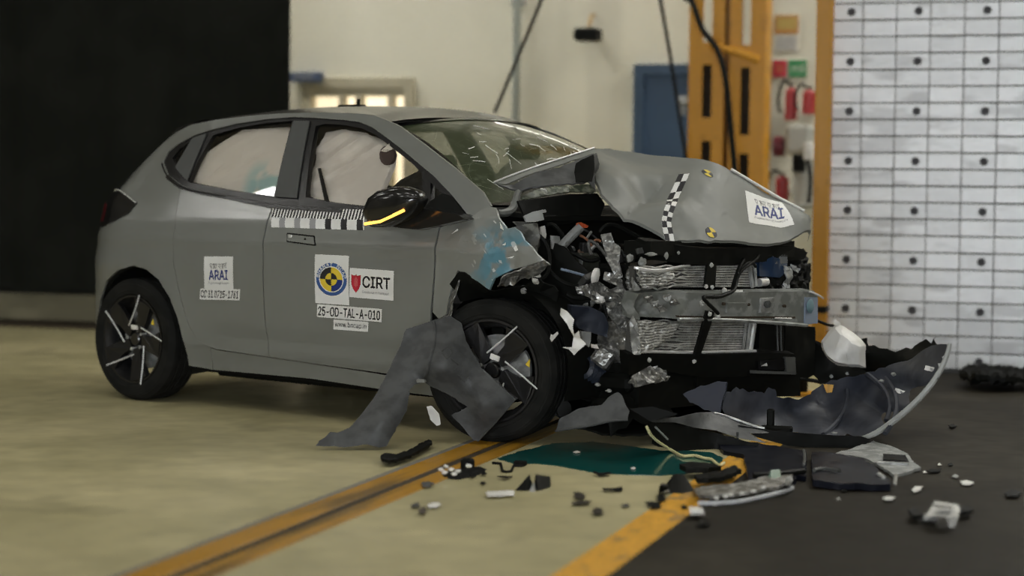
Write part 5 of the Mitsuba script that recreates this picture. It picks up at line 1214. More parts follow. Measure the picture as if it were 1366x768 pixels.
# straps, looms, top carrier, opposite headlamp
P_('upper_strap', [(3.03, -0.1248, 0.785), (3.03, -0.0527, 0.7834), (3.03, -0.0614, 0.677), (3.03, -0.1395, 0.6795)], BLACK, .012)
P_('lower_strap', [(3.12, -0.2608, 0.5862), (3.12, -0.2017, 0.5805), (3.11, -0.203, 0.5407), (3.06, -0.2171, 0.3809), (3.06, -0.2643, 0.3902), (3.11, -0.2679, 0.5436)], BLACK, .010)
BOLTP = mat('bolt_pale', (.45, .45, .42), .4)
for i, p in enumerate([(3.045, -0.1176, 0.7804), (3.045, -0.1565, 0.6872), (3.045, -0.1086, 0.6841), (3.13, -0.2521, 0.5749), (3.06, -0.2635, 0.364), (3.02, -0.5471, 0.3851)]):
    C('strap_bolt', lump(p, (.008, .010, .010), i), BOLTP)
C('front_harness', tube([(3.04, 0.2795, 0.8174), (3.05, 0.2072, 0.7851), (3.06, 0.1107, 0.7538), (3.06, 0.0685, 0.7144), (3.08, 0.0201, 0.6731), (3.1, -0.0594, 0.6566), (3.11, -0.1766, 0.6446), (3.12, -0.2861, 0.6489), (3.13, -0.2593, 0.6159), (3.13, -0.1871, 0.5738)], .0085, 8), BLACK)
C('front_harness', tube([(3.03, 0.1689, 0.7988), (3.05, 0.1012, 0.7604), (3.05, 0.0717, 0.714), (3.06, 0.0329, 0.6685)], .010, 8), BLACK)
C('front_harness', tube([(3.04, 0.2557, 0.7631), (3.05, 0.1882, 0.7855), (3.05, 0.1322, 0.7664), (3.06, 0.074, 0.7345)], .007, 6), BLACK)
C('radiator_carrier', hull([(x, y, z) for x in (2.86, 3.0) for y, z in ((-.52, .83), (-.52, .89), (.66, .80), (.66, .875))]), BLACK)
C('carrier_ledge', piece([(2.98, -0.5259, 0.8884), (3.0, -0.3403, 0.8734), (3.02, 0.2335, 0.8519), (3.0, 0.6477, 0.8518), (2.98, 0.8067, 0.8201), (2.98, 0.7801, 0.7846), (3.0, 0.2676, 0.7821), (3.0, -0.3381, 0.7953), (2.95, -0.5749, 0.7988), (2.92, -0.5066, 0.8447)], .05, .03, .012, .1, 3), BLACK)
P_('carrier_bracket', [(2.95, -0.5491, 0.8591), (2.97, -0.4555, 0.8678), (2.98, -0.4468, 0.8486), (2.96, -0.5515, 0.837)], TRIM, .012)
GLINT = mat('glint_grey', (.22, .225, .21), .4)
for i, (p, r) in enumerate(zip([(3.0, -0.5196, 0.8344), (3.02, -0.4306, 0.827), (3.02, -0.3398, 0.8382), (2.98, -0.5512, 0.8025), (2.94, -0.5888, 0.8179)], ((.02, .03, .008), (.006, .012, .016), (.006, .008, .008), (.015, .02, .02), (.012, .018, .02)))):
    C('carrier_glint', lump(p, r, i), GLINT)  # grey lumps standing for glints of light on the carrier
P_('headlamp_lens', [(2.98, 0.3769, 0.779), (3.0, 0.4616, 0.8058), (2.99, 0.6126, 0.7813), (2.99, 0.6008, 0.732), (2.99, 0.548, 0.7052), (2.98, 0.379, 0.7165)], BLUELENS, .04, .02, .012, .06, 3, label='smashed blue tinted headlamp')
P_('headlamp_bezel', [(3.0, 0.4611, 0.8198), (3.0, 0.595, 0.8103), (3.0, 0.6032, 0.7712), (3.0, 0.4761, 0.7705)], mat('bezel_grey', (.10, .11, .12), .4), .012)
P_('headlamp_shell', [(2.95, 0.6635, 0.8253), (2.93, 0.8205, 0.8328), (2.93, 0.8643, 0.7849), (2.93, 0.8808, 0.7228), (2.95, 0.8643, 0.6369), (2.97, 0.5829, 0.6468), (2.97, 0.4494, 0.6582), (2.96, 0.4505, 0.7138), (2.97, 0.6209, 0.7166)], BLACK, .05, .014, .06, .04, 6, rag=.004)
P_('headlamp_rag', [(3.0, 0.5703, 0.7473), (3.0, 0.624, 0.7566), (3.0, 0.6393, 0.7101), (3.0, 0.6142, 0.6542), (3.0, 0.5603, 0.6524), (3.0, 0.5856, 0.6975)], STEEL, .006, .012, .02, .03, 4)
P_('headlamp_rag', [(2.99, 0.6471, 0.7664), (2.98, 0.7401, 0.7425), (2.98, 0.7271, 0.7213), (2.99, 0.6548, 0.7413)], mat('rag_grey', (.26, .27, .27), .5), .006, .012, .02, .03, 5)
P_('headlamp_rag', [(3.01, 0.5533, 0.7621), (3.01, 0.594, 0.7541), (3.01, 0.5745, 0.7334)], mat('rag_pale', (.34, .35, .35), .5), .006)
C('silver_can', cyl(np.array((2.99, 0.3641, 0.686)), np.array((2.99, 0.4292, 0.6893)), .020, 16), SILVER)
C('lamp_cable', tube([(2.93, 0.8369, 0.7674), (2.93, 0.8943, 0.737), (2.92, 0.9388, 0.7575), (2.93, 0.9167, 0.7073), (2.95, 0.8784, 0.6364), (2.98, 0.8647, 0.5874)], .006, 6), BLACK)
C('lamp_cable', tube([(2.97, 0.8885, 0.5933), (2.99, 0.8864, 0.4999), (2.99, 0.9443, 0.4755), (2.98, 1.049, 0.4554), (2.97, 1.1024, 0.4672)], .007, 6), BLACK)
# lower front
C('lower_panel', piece([(3.0, -0.6728, 0.4168), (3.03, -0.196, 0.3909), (3.03, 0.3109, 0.3683), (3.01, 0.6637, 0.3397), (3.0, 0.6841, 0.2377), (3.0, -0.148, 0.2864), (2.98, -0.4667, 0.3388), (2.96, -0.6149, 0.3213)], .05, .04, .01, .1, 6), BLACK)
P_('shutter_corner', [(3.03, 0.5493, 0.3335), (3.02, 0.6543, 0.3266), (3.02, 0.6639, 0.2511), (3.03, 0.5654, 0.2618)], TRIM, .015)
P_('shutter_ledge', [(3.05, 0.2559, 0.2903), (3.04, 0.6303, 0.2582), (3.04, 0.6307, 0.2458), (3.05, 0.2563, 0.2765)], TRIM, .03)
P_('shutter_frame', [(3.04, 0.309, 0.3311), (3.04, 0.5195, 0.3288), (3.04, 0.5282, 0.2755), (3.04, 0.3105, 0.2895)], GLOSSB, .01)
P_('silver_chip', [(3.05, 0.3067, 0.3077), (3.05, 0.3517, 0.3187), (3.05, 0.3587, 0.3044)], SILVER, .004)
C('crossmember', hull([(x, y, z) for x in (2.72, 2.97) for y, z in ((-.55, .16), (-.55, .36), (.62, .14), (.62, .36))]), BLACK)
C('crossmember_face', piece([(2.99, -0.1332, 0.2914), (2.99, 0.7422, 0.2367), (2.98, 0.7769, 0.1289), (2.98, 0.3203, 0.1562), (2.97, -0.1004, 0.1939)], .02, .05), BLACK)
C('link_rod', tube([(2.98, 0.76, 0.2096), (2.97, 0.8896, 0.1964), (2.96, 1.0076, 0.1765)], .010, 8), BLACK)

C('added_shade_shield', piece([(2.42, -.62, .24), (2.62, -.64, .11), (2.90, -.66, .06), (3.0, -.30, .05), (2.98, .20, .06), (2.90, .56, .10), (2.5, .56, .2), (2.4, 0, .2)], .01, .04, .025, .15, 5, out=(0, 0, 1), plane=(0, 0, 1), rag=.006), BLACK, smooth=25)  # added black plate that darkens the floor under the engine
C('added_shield_lip', piece([(2.62, -.645, .12), (2.90, -.665, .045), (3.0, -.30, .04), (3.0, -.30, .16), (2.90, -.66, .20), (2.62, -.64, .26)], .008, .04, .03, .12, 8, rag=.006), BLACK, smooth=25)  # added with the plate: black edge for the same shade

# ---------------------------------------------------------------- torn-off pieces and debris
def W(name, mesh, m, parent='', smooth=25, label=None, cat=None):
    key = put(name, mesh, m, parent, smooth=smooth)
    if label and cat: tag(key, label, cat)
    elif label: labels[key] = {'label': label}
    return key
WOUT = (.293, -.955, .05)
# V-shaped liner torn off in front of the wheel
FR = [(-2.9235, 7.9729, 0.4914), (-2.8371, 8.001, 0.5218), (-2.7509, 8.05, 0.5522), (-2.6951, 8.0446, 0.5235), (-2.6605, 8.0092, 0.4456), (-2.5778, 7.9865, 0.3287), (-2.4277, 7.984, 0.2042), (-2.5095, 7.9747, 0.1079), (-2.595, 7.9856, 0.0182), (-2.6151, 7.9796, 0.0212), (-2.6644, 7.9678, 0.0835), (-2.7092, 7.9565, 0.1285), (-2.6739, 7.9576, 0.1443), (-2.6362, 7.96, 0.1668), (-2.6845, 7.9469, 0.2001), (-2.7293, 7.9345, 0.2263), (-2.7927, 7.9166, 0.2555), (-2.8172, 7.9099, 0.2703), (-2.8521, 7.8778, 0.2612), (-2.8603, 7.8532, 0.2405), (-2.8558, 7.7976, 0.154), (-2.8768, 7.746, 0.0906), (-2.9043, 7.6916, 0.016), (-2.9296, 7.6731, 0.0107), (-2.9747, 7.6497, 0.0272), (-3.0071, 7.629, 0.0217), (-3.0535, 7.6142, 0.0117), (-3.1214, 7.5937, 0.0172), (-3.1786, 7.5762, 0.018), (-3.168, 7.591, 0.0374), (-3.1482, 7.6085, 0.0553), (-3.1381, 7.6334, 0.0719), (-3.1116, 7.6518, 0.0679), (-3.0723, 7.6858, 0.0862), (-3.0363, 7.7524, 0.1465), (-3.0019, 7.8299, 0.2249), (-2.9736, 7.907, 0.3284), (-2.9518, 7.9488, 0.3991)]
FRI = [(-2.8224, 7.9151, 0.3982), (-2.6951, 7.8917, 0.4046), (-2.7477, 7.8504, 0.3257), (-2.5606, 7.9003, 0.1844), (-2.9206, 7.6821, 0.1275), (-2.8598, 7.9697, 0.4579)]
k = thing('torn_wheel_arch_liner', 'dark grey torn V-shaped plastic liner leaning against the front wheel', 'car part')
W('shell', piece(FR, .006, .02, .004, .12, 4, out=WOUT, plane=WOUT, more=FRI, rag=.001), FRAG, k)
FS = Patch(FR, out=WOUT, plane=WOUT, more=FRI, amp=.004, scale=.12, seed=4)
def onfs(p3, off=.004): return FS.at(FS.to2(np.array(p3)), off)
W('rib', tube(onfs([(-2.8123, 8.0089, 0.5286), (-2.7877, 7.9605, 0.4609), (-2.7872, 7.9034, 0.3681), (-2.8097, 7.8922, 0.2874)], .004), .008, 6), FRAG, k)
for p in ([(-2.739, 7.9203, 0.4073), (-2.7149, 7.9287, 0.4269), (-2.6957, 7.9332, 0.4014), (-2.7166, 7.9254, 0.3754), (-2.7388, 7.92, 0.4008)], [(-2.7012, 7.9302, 0.3756), (-2.6697, 7.9385, 0.3503), (-2.6875, 7.9316, 0.3243)], [(-2.6686, 7.9364, 0.3053), (-2.6433, 7.9428, 0.2798), (-2.6253, 7.9494, 0.2994)]):
    W('moulded_mark', tube(onfs(p, .002), .003, 5, close=-1), TRIM, k)
W('fold_edge', tube(onfs(FR[5:9], .002), .004, 6, close=-1), TRIM, k)
W('clip', rbox(*np.ravel(np.c_[np.array((-2.8184, 7.8786, 0.2786))-[.02, .01, .008], np.array((-2.8184, 7.8786, 0.2786))+[.02, .01, .008]]), .003), STEEL, k)
W('white_scrap', piece([(-2.814, 7.9366, 0.163), (-2.7924, 7.9434, 0.1665), (-2.7605, 7.9514, 0.1313), (-2.7564, 7.9606, 0.0849), (-2.7717, 7.9556, 0.0782), (-2.8003, 7.9482, 0.1038)], .004, .02, .006, .04, out=WOUT, plane=WOUT), WPLAST, k)

# front bumper cover lying inside out
CV = [(-1.6167, 8.5202, 0.0956), (-1.5432, 8.7114, 0.0576), (-1.3508, 8.7861, 0.0174), (-1.1911, 8.7302, 0.0148), (-1.0373, 8.6941, 0.0233), (-0.937, 8.6652, 0.0846), (-0.8386, 8.637, 0.1681), (-0.744, 8.63, 0.2777), (-0.689, 8.6314, 0.381), (-0.6692, 8.6413, 0.4526), (-0.7198, 8.7513, 0.4494), (-0.782, 8.8768, 0.4113), (-0.8818, 9.0313, 0.3482), (-0.9965, 9.1611, 0.2986), (-1.1122, 9.2696, 0.2495), (-1.2235, 9.3177, 0.2195), (-1.2954, 9.3269, 0.1978), (-1.3347, 9.2336, 0.1656), (-1.3835, 9.1155, 0.1361), (-1.4246, 9.0188, 0.151), (-1.4597, 8.9342, 0.1614), (-1.4655, 8.923, 0.2003), (-1.4856, 8.8759, 0.2177), (-1.4968, 8.8437, 0.1894), (-1.5472, 8.7183, 0.2095), (-1.589, 8.6103, 0.2316), (-1.6242, 8.5136, 0.2126), (-1.6292, 8.493, 0.1479)]
CVI = [(-1.3969, 9.0758, 0.0587), (-1.2431, 9.2209, 0.0891), (-1.0617, 9.1545, 0.1566), (-0.9113, 9.0159, 0.2283), (-1.4971, 8.834, 0.1079), (-0.967, 8.93, 0.1147), (-0.8109, 8.821, 0.3175), (-1.1771, 8.9975, 0.0358)]
k = thing('torn_bumper_cover', 'large dark torn front bumper cover lying with its hollow side showing on the dark floor', 'car part')
W('shell', piece(CV, .008, .022, .012, .15, 8, out=WOUT, plane=WOUT, more=CVI, rag=.003), COVER, k, smooth=35)
CS = Patch(CV, out=WOUT, plane=WOUT, more=CVI, amp=.012, scale=.15, seed=8)
oncs = lambda p3, off=.004: CS.at(CS.to2(np.array(p3)), off)
LIPM = mat('lip_grey', (.36, .37, .35), .4)
W('painted_lip', tube([(-1.0364, 8.6317, 0.0274), (-0.9799, 8.6189, 0.0515), (-0.9211, 8.6077, 0.0919), (-0.8265, 8.5782, 0.1747), (-0.7335, 8.5811, 0.2827), (-0.6796, 8.5926, 0.3845), (-0.66, 8.6027, 0.4623)], [.010, .013, .014, .014, .013, .012, .009], 8), LIPM, k)
for i, p in enumerate(([(-0.7672, 8.6899, 0.3568), (-0.7039, 8.6668, 0.3448), (-0.7096, 8.664, 0.3251), (-0.773, 8.6871, 0.3371)], [(-0.9191, 8.9298, 0.2292), (-0.8512, 8.8869, 0.2124), (-0.8571, 8.884, 0.1922), (-0.9252, 8.927, 0.2122)])):
    kk = W('white_label', piece(p, .003, .02, out=WOUT, plane=WOUT), WPLAST, k)
    W('label_mark', piece([np.mean(p, 0)+(np.array(a)-np.mean(p, 0))*[.25, .25, .5]+[0, -.006, 0] for a in p], .002, .02, out=WOUT, plane=WOUT), GREYINK, kk)
for p in ([(-1.0667, 9.1794, 0.2593), (-1.0221, 9.1676, 0.1746), (-1.0279, 9.0561, 0.0812)], [(-0.9698, 9.0831, 0.2542), (-0.9814, 9.0532, 0.1528), (-1.0301, 8.907, 0.0461)], [(-1.183, 9.2858, 0.1741), (-1.2036, 9.1905, 0.0763), (-1.2695, 8.926, 0.0119)]):
    W('stiffening_rib', tube(oncs(p, .012), .012, 6), COVER, k)
for i, p in enumerate([(-0.942, 9.0407, 0.2798), (-1.0015, 9.0937, 0.2416), (-1.0611, 8.9622, 0.083), (-1.0487, 8.9447, 0.0752), (-1.1792, 8.8389, 0.0195)]):
    W('clip_tab', lump(p, (.012, .008, .008), i), STEEL, k)
W('fixing_tower', [rbox(*np.ravel(np.c_[np.array((-1.4264, 8.5787, 0.098))-[.016, .012, .05], np.array((-1.4264, 8.5787, 0.098))+[.016, .012, .05]]), .006), rbox(*np.ravel(np.c_[np.array((-1.3967, 8.5649, 0.0609))-[.07, .02, .014], np.array((-1.3967, 8.5649, 0.0609))+[.07, .02, .014]]), .006)], BLACK, k)
W('splitter', piece([(-1.5333, 8.378, 0.0922), (-1.3926, 8.4201, 0.0712), (-1.1742, 8.4862, 0.0544), (-1.0183, 8.5337, 0.0498), (-0.9837, 8.5437, 0.0372), (-1.0109, 8.5336, 0.0043), (-1.1413, 8.4928, -0.0103), (-1.3286, 8.4363, 0.0069), (-1.4541, 8.3996, 0.0411)], .015, .03, .006, .1, out=WOUT, plane=WOUT), BLACK, k)
# its other half, left
P2 = [(-1.7382, 8.161, 0.2452), (-1.6878, 8.3102, 0.259), (-1.6394, 8.4484, 0.2744), (-1.6129, 8.5198, 0.2624), (-1.6163, 8.5062, 0.2236), (-1.6263, 8.4748, 0.1831), (-1.6291, 8.4597, 0.1315), (-1.6748, 8.3361, 0.159), (-1.7171, 8.2186, 0.2017)]
k = thing('torn_bumper_flap', 'bluish grey torn bumper flap left of the large bumper cover', 'car part')
W('flap', piece(P2, .006, .025, .010, .1, 3, out=WOUT, plane=WOUT, rag=.002), mat('flap_blue', (.060, .067, .090), .45), k)
W('torn_edge', tube([np.array(q)+[0, -.004, 0] for q in P2[3:7]], .004, 5, close=-1), NAVYPL, k)
k = thing('grey_lower_grille_strip', 'grey torn bumper strip lying between the front wheel and the yellow wire', 'car part')
PL3 = [(-2.2219, 7.9049, 0.0908), (-2.1423, 7.8884, 0.1092), (-2.0624, 7.8928, 0.1251), (-1.992, 7.8945, 0.1439), (-1.9097, 7.8993, 0.1535), (-1.9093, 7.9221, 0.1856), (-1.944, 7.9557, 0.2311), (-1.9676, 7.9708, 0.2571), (-2.0005, 7.9602, 0.2472), (-2.0386, 7.9463, 0.2058), (-2.1337, 7.9369, 0.1835), (-2.2112, 7.9109, 0.1415)]
W('strip', piece(PL3, .008, .025, .010, .09, 5, out=WOUT, plane=WOUT, rag=.002), FRAG, k)
W('bright_lip', tube([np.array(q)+[0, -.004, -.002] for q in PL3[:5]], .006, 6), TRIM, k)
k = thing('grey_torn_undertray', 'long grey torn undertray wedge sticking out under the radiator above the yellow wire', 'car part')
W('tray', piece([(-1.8132, 7.8687, 0.1644), (-1.7393, 8.0979, 0.1492), (-1.6894, 8.2466, 0.1548), (-1.6367, 8.3952, 0.1446), (-1.5289, 8.4427, 0.1016), (-1.4274, 8.4307, 0.0781), (-1.4048, 8.4158, 0.0613), (-1.4787, 8.3513, 0.0619), (-1.4027, 8.3308, 0.0258), (-1.5138, 8.277, 0.0495), (-1.6108, 8.2697, 0.078), (-1.6978, 8.2135, 0.0933), (-1.7484, 8.0669, 0.1298), (-1.8053, 7.8911, 0.1467)], .006, .025, .014, .1, 6, out=WOUT, plane=WOUT), FRAG, k)
W('torn_edge', tube([(-1.6411, 8.3675, 0.1408), (-1.5745, 8.4192, 0.1186), (-1.492, 8.4221, 0.0925), (-1.4257, 8.4208, 0.0793)], .006, 6), STEEL, k)
W('pin', cyl(np.array((-1.5194, 8.2871, 0.0739)), np.array((-1.5184, 8.2853, 0.0353)), .006, 6), TRIM, k)
W('shade_sheet', piece([(-1.8172, 7.8875, 0.1466), (-1.7426, 8.1161, 0.115), (-1.5913, 8.2542, 0.0678), (-1.4233, 8.2618, 0.03), (-1.4529, 8.2507, -0.0088), (-1.6356, 8.2368, -0.0035), (-1.7397, 8.111, 0.0037), (-1.8074, 7.9065, 0.0541)], .006, .03, .02, .08, 7, out=WOUT, plane=WOUT, rag=.003), BLACK, k)  # black sheet added as shade beneath the crushed front
W('mount', hull(np.array([(-1.8768, 7.7867, 0.2106), (-1.7888, 7.8143, 0.221), (-1.685, 7.8445, 0.1915), (-1.7931, 7.8097, 0.1594), (-1.9235, 7.9807, 0.1883), (-1.8333, 8.0089, 0.1989), (-1.727, 8.0399, 0.1687), (-1.8377, 8.0042, 0.1358)])), BLACK, k)
# black shreds around the reservoir
k = thing('torn_arch_liner', 'ragged black torn liner rising behind the bumper cover around the white bottle', 'car part')
W('shell', piece([(-1.1317, 9.3531, 0.3559), (-1.1393, 9.3525, 0.3878), (-1.1264, 9.3579, 0.4165), (-1.1061, 9.3644, 0.4203), (-1.0983, 9.3647, 0.3812), (-1.0712, 9.3734, 0.3887), (-1.0514, 9.3577, 0.3727), (-0.9993, 9.3316, 0.3694), (-0.9544, 9.3033, 0.366), (-0.9137, 9.2748, 0.3837), (-0.8828, 9.2422, 0.3802), (-0.8361, 9.1748, 0.4183), (-0.8096, 9.1417, 0.4319), (-0.7795, 9.1087, 0.425), (-0.7555, 9.0965, 0.4507), (-0.7613, 9.0932, 0.4233), (-0.8013, 9.0996, 0.3801), (-0.8499, 9.1242, 0.335), (-0.8712, 9.1546, 0.2413), (-0.8995, 9.1832, 0.1538), (-0.9722, 9.2862, 0.1474), (-1.0434, 9.4136, 0.1965), (-1.0973, 9.4414, 0.2423), (-1.1324, 9.4321, 0.2705)], .006, .025, .025, .08, 2, out=WOUT, plane=WOUT, rag=.004), BLACK, k)
W('lower_shred', piece([(-1.3802, 9.4884, 0.3951), (-1.3379, 9.5003, 0.3738), (-1.327, 9.4804, 0.3319), (-1.2533, 9.479, 0.2729), (-1.1165, 9.4785, 0.2636), (-1.0818, 9.4657, 0.2154), (-1.1674, 9.4384, 0.1964), (-1.2659, 9.4278, 0.1716), (-1.3411, 9.4474, 0.1849), (-1.376, 9.4812, 0.2352), (-1.3884, 9.5033, 0.328)], .006, .025, .025, .08, 5, out=WOUT, plane=WOUT, rag=.004), BLACK, k)
W('orange_tag', piece([(-1.2951, 9.2737, 0.1991), (-1.246, 9.2782, 0.1972), (-1.2519, 9.2745, 0.1616), (-1.277, 9.277, 0.1567)], .004, .02, out=WOUT, plane=WOUT), LINE, k)
for i, p in enumerate([(-1.2532, 9.2468, 0.2389), (-1.1799, 9.2492, 0.2558)]):
    W('liner_bolt', lump(p, (.008, .008, .008), i), STEEL, k)
k = thing('white_fluid_bottle', 'crumpled white plastic fluid bottle wedged above the torn bumper cover', 'bottle')
bp = [(-1.2367, 9.2441, 0.488), (-1.2001, 9.234, 0.4792), (-1.1597, 9.224, 0.4529), (-1.1228, 9.2128, 0.4232), (-1.0951, 9.2196, 0.392), (-1.0996, 9.2365, 0.3412), (-1.0932, 9.2357, 0.2886), (-1.1563, 9.1956, 0.2931), (-1.2171, 9.1776, 0.3063), (-1.2644, 9.1858, 0.3392), (-1.2945, 9.2203, 0.3743), (-1.3016, 9.2407, 0.4045), (-1.2756, 9.251, 0.4473)]
bc = np.mean(bp, 0); bpa = np.array(bp)
bm = hull(np.vstack([bpa, bc+(bpa-bc)*.82+[0, -.07, 0], bc+(bpa-bc)*.85+[0, .07, 0], bc+(bpa-bc)*.4+[0.01, -.10, .02]]))
bm = bm.subdivide_to_size(.02); bv = np.array(bm.vertices); nn = np.array(bm.vertex_normals)
bm.vertices = bv+nn*(.014*(meshkit.noise(bv*9, 2)-.5)+.004*(1-np.abs(2*meshkit.noise(bv*14, 7)-1)))[:, None]
W('bottle', bm, WPLAST, k, smooth=40)
W('cap', cyl(np.array((-1.2407, 9.2218, 0.4857)), np.array((-1.2277, 9.2268, 0.5035)), .02, 12), WPLAST, k)

# glossy plates and the grey slotted plate on the floor at the front
def slab(name, px, z0, thick, m, label, cat='debris', amp=.004, rag=.002, seed=1, k=None, step=.03):
    pts = np.array(px)[:, :2]
    s = Patch(np.c_[pts, np.full(len(pts), z0)], out=(0, 0, 1), amp=amp, scale=.12, seed=seed, plane=(0, 0, 1))
    q = s.to2(np.c_[pts, np.full(len(pts), z0)])
    if rag: q = ragged(q, step, rag, seed)
    return sheet(Polygon(q), s, thick, step)
k = thing('black_grille_panel', 'glossy black panel lying flat on the dark floor before the bumper cover', 'car part')
W('panel', slab('p', [(-1.1696, 8.083, 0.03), (-1.0872, 8.0917, 0.03), (-0.9474, 7.9549, 0.03), (-0.8495, 7.6757, 0.03), (-0.7843, 7.4472, 0.03), (-0.7643, 7.314, 0.03), (-0.8907, 7.264, 0.03), (-1.0487, 7.2813, 0.03)], .03, .025, GLOSSB, '', amp=.01), FLATBLACK, k)
W('cross_bar', tube([np.array(q)+[0, 0, .012] for q in [(-1.072, 7.479, 0.03), (-1.0397, 7.5346, 0.03), (-0.9769, 7.4957, 0.03)]], .008, 6), TRIM, k)
W('bright_pin', cyl(np.array([(-0.8316, 7.517, 0.035)][0]), np.array([(-0.8015, 7.4249, 0.035)][0]), .008, 6), SILVER, k)
W('edge_chip', cyl(np.array([(-0.768, 7.4841, 0.0)][0]), np.array([(-0.777, 7.6241, 0.0)][0])+[0, 0, .02], .008, 6), STEEL, k)
k = thing('black_lower_grille', 'matte black torn grille plate on the floor left of the glossy black panel', 'car part')
W('panel', slab('p', [(-1.629, 8.3672, 0.02), (-1.4666, 8.3796, 0.02), (-1.2048, 8.1734, 0.02), (-1.0971, 7.4366, 0.02), (-1.1384, 7.4622, 0.02), (-1.1232, 7.3641, 0.02), (-1.2688, 7.1853, 0.02), (-1.4363, 7.9798, 0.02), (-1.5418, 8.0869, 0.02)], .02, .02, BLACK, '', amp=.006), FLATBLACK, k)
W('bent_rail', tube([(-1.2811, 7.3326, 0.03), (-1.1936, 7.4094, 0.03), (-1.1192, 7.5244, 0.03)], .012, 6), BLACK, k)
W('upright', tube([np.array(q)+[0, 0, .012] for q in [(-1.1984, 8.0466, 0.03), (-1.1612, 7.8217, 0.03), (-1.1317, 7.6067, 0.03)]], .006, 6), TRIM, k)
k = thing('grey_slotted_plate', 'pointed light grey plate with a dark slot lying right of the bumper cover', 'car part')
gp = [(-1.0872, 8.1855, 0.015), (-1.0466, 8.3802, 0.015), (-0.9854, 8.6731, 0.015), (-0.9059, 8.5429, 0.015), (-0.8097, 8.3484, 0.015), (-0.7628, 8.1215, 0.015), (-0.7079, 7.8886, 0.015), (-0.7482, 7.7617, 0.015), (-0.7918, 7.6792, 0.015), (-0.8412, 7.8129, 0.015), (-0.9287, 8.0546, 0.015), (-1.0013, 8.1462, 0.015)]
W('plate', slab('p', gp, .015, .012, STEEL, '', amp=.006), mat('plate_grey', proc(dirty((.20, .21, .20), (.33, .34, .33), 25)), .45), k)
W('slot', slab('p', [(-0.8888, 8.186, 0.022), (-0.7956, 8.1746, 0.022), (-0.7657, 7.9957, 0.022), (-0.8683, 8.0013, 0.022)], .026, .004, BLACK, '', amp=0, rag=0), BLACK, k)
W('ridge', tube([(-0.8884, 7.9152, 0.02), (-0.8256, 7.9404, 0.02), (-0.7605, 7.9436, 0.02)], .008, 6), STEEL, k)

# coolant puddle
pud = [(-2.3739, 7.6113, 0.0), (-2.3483, 7.8679, 0.0), (-2.2968, 8.1501, 0.0), (-2.1576, 8.2614, 0.0), (-1.9685, 8.1778, 0.0), (-1.8151, 8.0846, 0.0), (-1.6957, 8.1332, 0.0), (-1.6115, 8.1166, 0.0), (-1.5252, 7.9538, 0.0), (-1.5028, 7.728, 0.0), (-1.5159, 7.566, 0.0), (-1.5863, 7.4725, 0.0), (-1.6599, 7.4002, 0.0), (-1.7739, 7.3763, 0.0), (-1.8933, 7.3718, 0.0), (-1.983, 7.4235, 0.0), (-2.1, 7.5113, 0.0), (-2.2022, 7.5392, 0.0), (-2.2664, 7.4903, 0.0)]
rg2 = np.random.default_rng(4)
pp = densify(np.array(pud)[:, :2], .03); pp = pp+rg2.normal(0, .004, pp.shape)
pz = Patch(np.c_[pp, np.full(len(pp), .003)], out=(0, 0, 1), plane=(0, 0, 1))
W('coolant_puddle', sheet(Polygon(pz.to2(np.c_[pp, np.full(len(pp), .003)])).buffer(.01), pz, .003, .06), PUDDLE, label='teal coolant puddle on the floor under the crushed front', cat='puddle')
W('pale_yellow_wire', tube([(-1.8125, 7.8132, 0.1396), (-1.8023, 7.8254, 0.1139), (-1.795, 7.8783, 0.0831), (-1.7804, 7.9854, 0.0427)]+[(-1.7512, 8.0443, 0.0115), (-1.6753, 7.9008, 0.0115), (-1.6369, 7.9286, 0.0115), (-1.5773, 7.8678, 0.0115), (-1.5396, 7.8352, 0.0115), (-1.494, 7.7134, 0.0115), (-1.4768, 7.7665, 0.0115)], .0065, 6), YELWIRE, label='pale yellow wire curling out onto the coolant puddle', cat='wire')
W('thin_steel_pin', tube([(-1.7793, 7.8336, 0.1357), (-1.7594, 7.8592, 0.1089), (-1.7385, 7.8954, 0.0776)], .004, 5), STEEL, label='thin steel pin hanging beside the yellow wire', cat='pin')

def chunk(name, px, z, thick, m, label, cat='debris', seed=0, amp=.006):
    """a low jagged fragment from its outline on the floor"""
    pts = np.array(px)[:, :2]; g = np.random.default_rng(seed); c = pts.mean(0)
    q = ragged(pts, .02, .002, seed)
    s = Patch(np.c_[q, np.full(len(q), 0.)], out=(0, 0, 1), plane=(0, 0, 1))
    u = s.to2(np.c_[q, np.zeros(len(q))])
    m_ = sheet(Polygon(u), s, thick, .015, thick+.001, lambda uv: thick+.001+amp*meshkit.noise(np.c_[uv*40, np.full(len(uv), seed)], seed)*np.clip(1, 0, 1))
    return W(name, m_, m, label=label, cat=cat)
chunk('black_trim_strip', [(-2.7978, 7.3461, 0.0), (-2.8042, 7.4139, 0.0), (-2.7493, 7.389, 0.0), (-2.7431, 7.4862, 0.0), (-2.7532, 7.6036, 0.0), (-2.7745, 7.7454, 0.0), (-2.7794, 7.873, 0.0), (-2.7404, 7.8107, 0.0), (-2.71, 7.6211, 0.0), (-2.6893, 7.4366, 0.0), (-2.6841, 7.2997, 0.0), (-2.7045, 7.2014, 0.0), (-2.7468, 7.2293, 0.0)], 0, .012, BLACK, 'curved dark trim strip on the pale floor left of the tow rail', seed=1)
k = thing('crumpled_connector', 'crumpled black connector with white flecks lying against the tow rail', 'debris')
